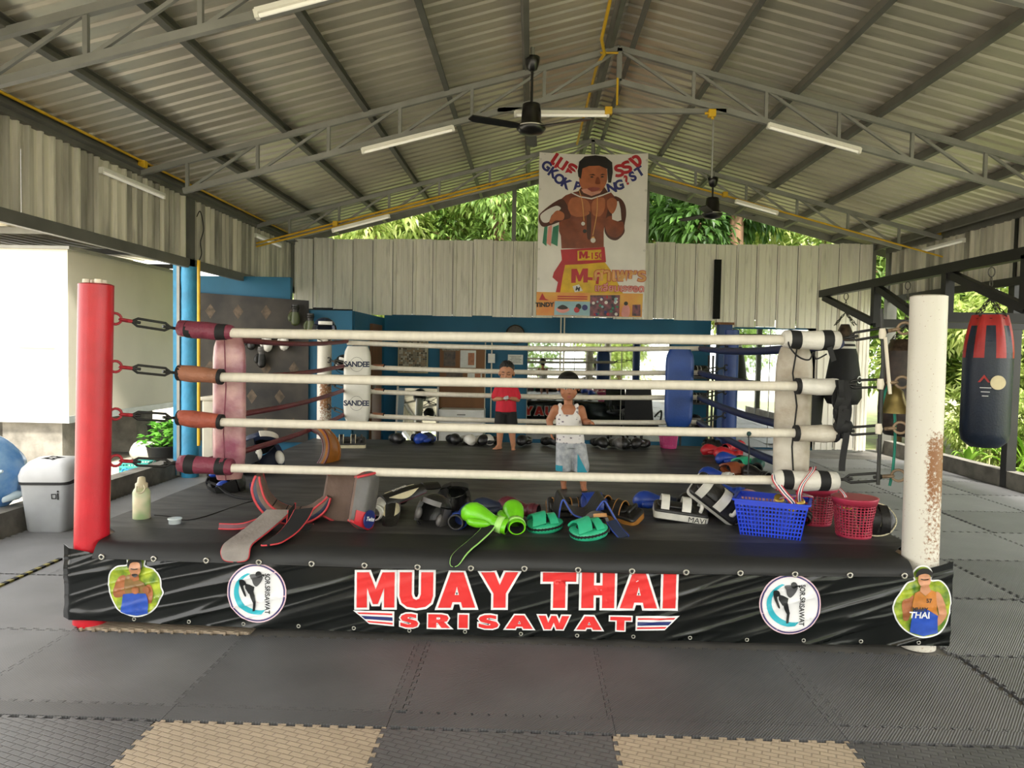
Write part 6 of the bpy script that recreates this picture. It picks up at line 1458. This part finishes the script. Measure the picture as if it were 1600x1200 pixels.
for i, (k, x, y, zc, s, tr, ln, lb) in enumerate((
    ('a', -4.2, 16.2, 4.3, 1.0, .1, 0, 'pale sunlit tree behind the left end of the back wall'), ('a', -2.4, 17.5, 5.2, 1.0, .12, .3, 'sunlit tree above the left part of the back wall'),
    ('b', -.6, 16.6, 4.9, 1.0, .13, .2, 'mid-green tree left of the fighter poster'), ('b', .6, 18.6, 6.0, 1.1, .12, 0, 'tall mid-green tree directly behind the fighter poster'),
    ('c', 3.3, 16.0, 5.2, .95, .12, .1, 'dark glossy-leaved tree right of the fighter poster'), ('c', 3.75, 14.7, 6.3, .85, .17, .25, 'dark-leaved tree with a thick leaning brown trunk behind the rear fan'),
    ('a', 6.6, 17.2, 4.5, 1.0, .12, .3, 'sunlit tree above the right end of the back wall'), ('b', 8.4, 16.2, 4.2, 1.1, .12, 0, 'mid-green tree beyond the back right corner'),
    ('a', 2.2, 21.0, 5.6, 1.2, .14, 0, 'far pale tree seen through the gap right of the poster'), ('a', -1.8, 22.0, 5.6, 1.25, .14, 0, 'far pale tree behind the left trees'), ('a', 5.6, 22.0, 5.6, 1.3, .14, 0, 'far pale tree behind the leaning trunk'),
    ('a', -5.0, 21.0, 5.0, 1.3, .14, 0, 'far pale tree at the left edge of the tree row'), ('b', 10.2, 19.5, 4.8, 1.3, .14, 0, 'large green tree far beyond the garden'))):
    tree(k, x, y, zc, lb, s, i * 1.3, tr, ln)
for i, (k, x, y, zc, s, lb) in enumerate((
    ('s', 8.3, 13.6, 1.6, 1.5, 'bright bushy shrub beyond the back right corner post'), ('s', 9.3, 11.8, 1.3, 1.4, 'bright bushy shrub left of the navy heavy bag'), ('s', 9.6, 10.0, 1.3, 1.5, 'bright bushy shrub behind the navy heavy bag'),
    ('d', 10.8, 13.2, 2.2, 2.0, 'tall green shrub further back in the garden'), ('d', 11.6, 10.9, 2.2, 2.2, 'tall green shrub behind the bright ones'), ('s', 10.0, 8.2, 1.3, 1.5, 'bright bushy shrub at the right edge of the photo'),
    ('d', 7.6, 15.6, 2.0, 1.6, 'green shrub beyond the end of the back wall'), ('s', 7.55, 12.2, .6, .6, 'low pale shrub near the right curb at the back'), ('d', 12.0, 8.5, 2.4, 2.2, 'tall shrub at the far right of the garden'), ('d', 12.6, 15.4, 2.8, 2.6, 'large shrub at the back of the garden'))):
    tree(k, x, y, zc, lb, s, i * .9, .05, 0, 'garden shrubs', 'shrub')
# trees across the forecourt, seen in the mirrors
for i, (x, y, s) in enumerate(((-7, -16, 1.3), (-1, -19, 1.5), (5, -17, 1.4), (11, -15, 1.4))):
    tree('ab'[i % 2], x, y, 3.4, ('left', 'middle left', 'middle right', 'right')[i] + ' tree across the forecourt, seen only in the mirrors', s, i, .15, 0, 'trees across the forecourt')
# ginger plants with arching blades and a pink flower along the right curb
m_blade = leafmat('ginger_leaf', '#5c9a2c', '#b6d65c'); m_flower = mat('pink_flower', '#d8506a', .5, var=.15)
def blades(x, y, n, h, label, seed):
    random.seed(seed); t = emp('ginger_plant', label, 'plant', (x, y, -.1), group='ginger plants by the curb')
    for i in range(n):
        a = random.uniform(0, 2 * pi); r = random.uniform(.25, .6) * h; z1 = h * random.uniform(.6, 1.1); w = random.uniform(.05, .09)
        sd = V((-sin(a), cos(a), 0))
        def f(u, v):
            p = V((r * u * cos(a), r * u * sin(a), z1 * (1.5 * u - .75 * u * u * (1 + .4 * u)))); return p + sd * (w * (v - .5) * (sin(pi * (.08 + .9 * u)) ** .7)) + V((0, 0, .02 * (2 * v - 1) ** 2))
        MB().sheet(f, 9, 2, .002).build('leaf', m_blade, t)
    MB().tube([(0, 0, 0), (0, 0, h * .6)], .02, 6).build('stem', mat('pale_stem', '#b9b487', .6), t)
for i, (x, y, n, h) in enumerate(((6.7, 9.9, 14, .75), (6.9, 10.8, 14, .8), (6.75, 11.7, 12, .7), (7.4, 10.3, 14, .95), (7.5, 11.4, 14, .9), (6.65, 8.9, 14, .75), (7.3, 9.2, 14, .9))):
    blades(x, y, n, h, ('ginger plant just right of the rusty post', 'ginger plant behind the curb left of the navy bag', 'small ginger plant near the far end of the curb', 'taller ginger plant under the navy bag', 'tall ginger plant in the second row by the shrubs', 'ginger plant at the right edge behind the curb', 'tall ginger plant behind the black wall post')[i], 50 + i)
t = emp('flower', 'pink flower head in the garden just right of the rusty post', 'flower', (7.0, 11.55, -.1)); MB().tube([(0, 0, 0), (.02, 0, .72)], .012, 6).build('stem', MATS['pale_stem'], t)
for i in range(16): b = MB(); b.ell((.05 * cos(i * 2.4) * (i / 16 + .3) * 1.6, .05 * sin(i * 2.4), .74 + .05 * cos(i)), (.045, .035, .03), 8, 6); b.build('petal', m_flower, t)

# ------------------------------------------------------------------ the two boys
def capsule(b, p, q, r0, r1, n=14):
    p, q = V(p), V(q); d = q - p; L_ = max(d.length, 1e-4); d.normalize(); pts, rs = [], []
    for k in (-1, -.87, -.5): pts.append(p + d * (k * r0)); rs.append(max(r0 * sqrt(max(0, 1 - k * k)), r0 * .12))
    pts.append(p); rs.append(r0); pts.append(q); rs.append(r1)
    for k in (.5, .87, 1): pts.append(q + d * (k * r1)); rs.append(max(r1 * sqrt(max(0, 1 - k * k)), r1 * .12))
    b.tube(pts, rs, n)
def blob(name, b, material, parent, voxel=.006, smooth=3):
    me = b.mesh(name, material); o = bpy.data.objects.new('tmp_blob', me); COL.objects.link(o)
    r = o.modifiers.new('remesh', 'REMESH'); r.mode = 'VOXEL'; r.voxel_size = voxel; r.use_smooth_shade = True
    s_ = o.modifiers.new('smooth', 'SMOOTH'); s_.iterations = smooth; s_.factor = .5
    dg = bpy.context.evaluated_depsgraph_get(); dg.update()
    m2 = bpy.data.meshes.new_from_object(o.evaluated_get(dg)); bpy.data.objects.remove(o); bpy.data.meshes.remove(me)
    m2.name = name; m2.materials.clear(); m2.materials.append(material)
    for p in m2.polygons: p.use_smooth = True; p.material_index = 0
    return obj(name, m2, parent)
def limb(b, pts, rs):
    for i in range(len(pts) - 1): capsule(b, pts[i], pts[i + 1], rs[i], rs[i + 1])
def hand(b, wrist, d, up, thumb_side, curl=.6, s=1.):
    """palm and five unequal, bent fingers; d points along the hand, up = back of the hand"""
    wrist, d, up = V(wrist), V(d).normalized(), V(up).normalized(); sd = d.cross(up).normalized() * thumb_side
    up = sd.cross(d).normalized() * (1 if sd.cross(d).dot(up) > 0 else -1)
    for k in (-1, -.33, .33, 1): capsule(b, wrist + sd * (.008 * k * s), wrist + d * (.036 * s) + sd * (.0135 * k * s), .0085 * s, .0075 * s, 8)
    for i, (k, L_) in enumerate(((1, .03), (.33, .034), (-.33, .031), (-1, .024))):
        p0 = wrist + d * (.036 * s) + sd * (.0145 * k * s); a = 0; p = p0
        for j in range(3):
            a += curl * .75; q = p + (d * cos(a) - up * sin(a)) * (L_ * s * (.45, .32, .26)[j]); capsule(b, p, q, .0062 * s, .0055 * s, 8); p = q
    p = wrist + d * (.01 * s) + sd * (.013 * s); q = p + (d * .6 + sd * .75 - up * .25).normalized() * (.02 * s); r = q + (d * .9 + sd * .1 - up * .4).normalized() * (.017 * s)
    capsule(b, p, q, .0075 * s, .0065 * s, 8); capsule(b, q, r, .0065 * s, .0055 * s, 8)
def foot(b, ankle, d, s=1.):
    d = V((d[0], d[1], 0)).normalized(); a = V(ankle); sd = V((-d.y, d.x, 0)); g = V((a.x, a.y, 0))
    capsule(b, a, g - d * (.015 * s) + V((0, 0, .022 * s)), .024 * s, .021 * s); capsule(b, g - d * (.012 * s) + V((0, 0, .022 * s)), g + d * (.06 * s) + V((0, 0, .017 * s)), .022 * s, .017 * s); capsule(b, a, g + d * (.05 * s) + V((0, 0, .022 * s)), .024 * s, .018 * s)
    for k, L_, r in ((-1, .024, .010), (-.45, .021, .0075), (.05, .018, .007), (.5, .014, .0065), (.95, .009, .006)):
        p = g + d * ((.062 - .008 * abs(k)) * s) + sd * (.019 * k * s) + V((0, 0, .011 * s)); capsule(b, p, p + d * (L_ * s), r * s, r * .85 * s, 8)
def head(b, c, tilt, s=1.):
    """skull, jaw, cheeks, nose, ears; face towards -y, tilted forward by tilt"""
    R = Matrix.Rotation(tilt[0], 3, 'X') @ Matrix.Rotation(tilt[1], 3, 'Z'); g = lambda p: V(c) + R @ (V(p) * s)
    b.ell(g((0, .012, .03)), (.08 * s, .092 * s, .082 * s), 20, 14, 0, R); b.ell(g((0, -.018, -.03)), (.066 * s, .068 * s, .072 * s), 18, 12, 0, R)
    b.ell(g((0, -.045, -.07)), (.034 * s, .03 * s, .026 * s), 12, 8, 0, R)
    for sx in (-1, 1):
        b.ell(g((sx * .036, -.055, -.032)), (.03 * s, .026 * s, .028 * s), 12, 8, 0, R); b.ell(g((sx * .081, .012, -.008)), (.011 * s, .02 * s, .027 * s), 10, 8, 0, R)
    b.ell(g((0, -.09, -.022)), (.0125 * s, .016 * s, .014 * s), 10, 8, 0, R); capsule(b, g((0, -.078, .012)), g((0, -.09, -.018)), .008 * s, .01 * s, 8)
    return g, R
m_skin = mat('boy_skin', '#b98262', .5, var=.07, scale=9, spec=.4); m_hair = mat('black_hair', '#0f0d0c', .45, var=.3, scale=60, bump=.6, bscale=150, stretch=(1, 1, .3)); m_eye = mat('dark_eye', '#120c0a', .2, var=0); m_lip = mat('lip', '#9c5850', .45, var=.05); m_eyew = mat('eye_white', '#d9d4cc', .3, var=0)
def face(t, g, R, s, closed):
    for sx in (-1, 1):
        b = MB()
        if closed: b.tube([g((sx * (.018 + .028 * k), -.0855 - .004 * sin(pi * k) + .012 * k * k, .004 - .005 * sin(pi * k))) for k in (0, .25, .5, .75, 1)], .0028 * s, 6); b.build('eye', m_eye, t)
        else:
            b.ell(g((sx * .031, -.0775, .004)), (.0135 * s, .007 * s, .0085 * s), 12, 8, 0, R); o = b.build('eye', m_eyew, t); b = MB(); b.ell(g((sx * .031, -.0815, .004)), (.0068 * s, .005 * s, .0068 * s), 10, 8, 0, R); b.build('iris', m_eye, o)
        b = MB(); b.tube([g((sx * (.014 + .034 * k), -.084 + .014 * k * k, .026 + .005 * sin(pi * k))) for k in (0, .33, .66, 1)], [.003 * s, .0038 * s, .0035 * s, .002 * s], 6); b.build('eyebrow', m_hair, t)
    b = MB(); b.ell(g((0, -.0815, -.058)), (.018 * s, .007 * s, .0055 * s), 12, 6, 0, R); b.ell(g((0, -.0795, -.066)), (.015 * s, .007 * s, .006 * s), 12, 6, 0, R); b.build('mouth', m_lip, t)
def torso(b, rows, n=22):
    """stacked ellipses (z, cx, cy, rx, ry)"""
    b.loft([[(cx + rx * cos(2 * pi * j / n), cy + ry * sin(2 * pi * j / n), z) for j in range(n)] for z, cx, cy, rx, ry in rows])

# boy in a red shirt, looking down at a toy in his hands
t1 = emp('person', 'small boy in a red shirt and black shorts looking down at his hands', 'person', (-.275, 8.3, .507), (0, 0, 0))
b = MB(); torso(b, [(.40, 0, 0, .07, .055), (.46, 0, 0, .095, .07), (.55, 0, -.005, .095, .075), (.64, 0, 0, .098, .07), (.69, 0, .0, .08, .055), (.71, 0, .0, .04, .04)])
capsule(b, (0, .005, .68), (0, -.008, .775), .036, .034)
limb(b, [(-.045, 0, .41), (-.06, -.012, .22), (-.066, .01, .05)], [.064, .043, .026]); limb(b, [(.045, 0, .41), (.07, -.012, .22), (.088, .0, .05)], [.064, .043, .026])
foot(b, (-.066, .01, .05), (-.75, -.66), .95); foot(b, (.088, 0, .05), (.12, -1), .95)
limb(b, [(-.095, 0, .665), (-.128, -.005, .565), (-.048, -.105, .575)], [.036, .029, .02]); limb(b, [(.095, 0, .665), (.128, -.005, .565), (.06, -.105, .58)], [.036, .029, .02])
hand(b, (-.045, -.108, .576), (1, -.35, .05), (0, -.45, .9), -1, .8); hand(b, (.057, -.108, .581), (-1, -.35, .05), (0, -.45, .9), 1, .8)
g, R = head(b, (0, -.012, .852), (rad(10), rad(-4)), 1.)
blob('body', b, m_skin, t1, .0045, 2)
face(t1, g, R, 1., True)
b = MB(); b.ell(g((0, .03, .056)), (.086, .09, .076), 22, 14, 0, R); b.ell(g((0, .05, .0)), (.076, .066, .07), 18, 12, 0, R)
for i in range(60):
    a = i * 2.4; e = .35 + .55 * (i / 60); p = V((.078 * cos(a) * e, .02 + .085 * sin(a) * e, .045 + .08 * sqrt(max(0, 1 - e * e)))); capsule(b, g(p), g(p * 1.08 + V((0, -.006, .012))), .009, .004, 6)
blob('hair', b, m_hair, t1, .0055, 1)
b = MB(); torso(b, [(.425, 0, 0, .118, .086), (.45, 0, 0, .117, .088), (.55, 0, -.004, .11, .088), (.63, 0, 0, .112, .08), (.69, 0, .002, .098, .066), (.716, 0, .002, .056, .05)])
for sx in (-1, 1): limb(b, [(sx * .09, 0, .672), (sx * .12, -.003, .595)], [.047, .047])
sh = blob('red_shirt', b, mat('red_shirt_cloth', '#c2182f', .75, var=.1, scale=8, bump=.5, bscale=14, stretch=(3, 3, .6)), t1, .006, 2)
b = MB(); torso(b, [(.40, 0, 0, .108, .082), (.45, 0, 0, .108, .08)])
for sx, xk in ((-1, -.066), (1, .074)): torso(b, [(.225, xk, -.008, .064, .066), (.26, xk * .98, -.008, .064, .066), (.43, sx * .05, 0, .07, .076)])
blob('black_shorts', b, mat('black_shorts_cloth', '#141414', .8, var=.15, bump=.5, bscale=14), t1, .006, 2)
b = MB(); b.ell((.004, -.148, .585), (.03, .016, .018), 12, 8); b.ell((.02, -.15, .6), (.012, .012, .014), 10, 6); b.tube([(-.02, -.15, .59), (.0, -.16, .605), (.025, -.15, .6)], .005, 6)
tag(b.build('toy', mat('grey_toy_plastic', '#b9bcc0', .3, .3, var=.3, scale=40), None, (-.275, 8.3, .507)), 'small grey toy in the hands of the red-shirted boy', 'toy')

# boy in a printed white vest, walking towards the camera
t2 = emp('person', 'small boy in a printed white vest and grey shorts walking across the ring', 'person', (.322, 5.98, .507), (0, 0, 0))
b = MB(); cx0 = -.022
torso(b, [(.36, .0, 0, .075, .06), (.42, -.005, 0, .092, .072), (.51, -.012, -.01, .09, .078), (.6, cx0, 0, .093, .068), (.65, cx0, .0, .082, .055), (.675, cx0, .0, .045, .04)])
capsule(b, (cx0, .005, .655), (cx0 - .003, -.005, .74), .036, .035)
limb(b, [(-.035, 0, .37), (-.045, -.03, .2), (-.046, .03, .05)], [.062, .042, .026]); limb(b, [(.05, 0, .37), (.085, -.04, .2), (.11, -.03, .05)], [.062, .042, .026])
foot(b, (-.046, .03, .05), (.1, -1), .95); foot(b, (.11, -.03, .05), (.15, -1), .95)
limb(b, [(-.122, 0, .64), (-.17, .03, .545), (-.158, .0, .465)], [.037, .029, .021]); limb(b, [(.078, 0, .64), (.112, .02, .545), (.14, -.09, .55)], [.037, .029, .021])
hand(b, (-.157, -.003, .462), (.1, -.25, -1), (-1, 0, 0), 1, .45); hand(b, (.141, -.095, .551), (.35, -.8, .12), (.35, .1, 1), -1, .5)
g, R = head(b, (cx0 - .003, -.012, .818), (rad(8), rad(3)), 1.0)
blob('body', b, mat('boy_tan_skin', '#a87052', .5, var=.07, scale=9, spec=.4), t2, .0045, 2)
face(t2, g, R, 1., False)
b = MB(); b.ell(g((0, .02, .044)), (.09, .1, .082), 22, 14, 0, R); b.ell(g((0, .042, .0)), (.082, .07, .075), 18, 12, 0, R)
for i in range(11): k = -1 + 2 * i / 10; capsule(b, g((.06 * k, -.05 + .025 * k * k, .08 - .01 * k * k)), g((.068 * k, -.082 + .03 * k * k, .042)), .014, .008, 6)
blob('hair', b, m_hair, t2, .0055, 1)
def vest_mat():
    m, N, L, bb = nodes('printed_vest_cloth'); tc = N.new('ShaderNodeTexCoord'); vo = N.new('ShaderNodeTexVoronoi'); vo.inputs['Scale'].default_value = 24; mp = N.new('ShaderNodeMapping'); mp.inputs['Rotation'].default_value = (0, .6, 0); mp.inputs['Scale'].default_value = (1, 1, 1.7)
    L.new(tc.outputs['Object'], mp.inputs[0]); L.new(mp.outputs[0], vo.inputs['Vector']); mr = N.new('ShaderNodeMapRange'); mr.inputs[1].default_value = .24; mr.inputs[2].default_value = .28; L.new(vo.outputs['Distance'], mr.inputs[0])
    mx = N.new('ShaderNodeMix'); mx.data_type = 'RGBA'; mx.inputs['A'].default_value = (*lin('#7f7480'), 1); mx.inputs['B'].default_value = (*lin('#dedad8'), 1); L.new(mr.outputs[0], mx.inputs['Factor']); L.new(mx.outputs['Result'], bb.inputs['Base Color']); bb.inputs['Roughness'].default_value = .8
    return m
b = MB(); torso(b, [(.375, .0, 0, .115, .088), (.41, -.002, 0, .114, .09), (.51, -.012, -.01, .106, .092), (.58, cx0, -.002, .1, .08), (.605, cx0, 0, .09, .072)])
for sx in (-1, 1): limb(b, [(cx0 + sx * .05, -.048, .585), (cx0 + sx * .066, .0, .672), (cx0 + sx * .05, .045, .6)], [.026, .02, .026])
blob('printed_vest', b, vest_mat(), t2, .006, 2)
b = MB(); torso(b, [(.34, .005, 0, .112, .085), (.39, .0, 0, .11, .082)])
for sx, xk, yk in ((-1, -.048, -.02), (1, .088, -.03)): torso(b, [(.15, xk, yk, .064, .07), (.2, xk, yk, .066, .07), (.37, sx * .05 + .005, 0, .07, .078)])
so = blob('grey_shorts', b, mat('grey_shorts_cloth', '#b9bcc0', .8, col2='#8f949c', scale=22, bump=.4, bscale=16), t2, .006, 2)
m_tealc = mat('teal_cloth', '#2f97ad', .8, var=.08)
MB().sheet(lambda u, v: (.094 + .0675 * sin(rad(-35 + 70 * v * u)) + .0, -.03 - .0735 * cos(rad(-35 + 70 * v * u)), .30 - .148 * u), 10, 6, .004).build('side_panel', m_tealc, so)
MB().sheet(lambda u, v: (-.05 + .0675 * sin(rad(-70 + 60 * v)), -.02 - .0735 * cos(rad(-70 + 60 * v)), .2 - .045 * u), 4, 6, .004).build('side_panel', m_tealc, so)
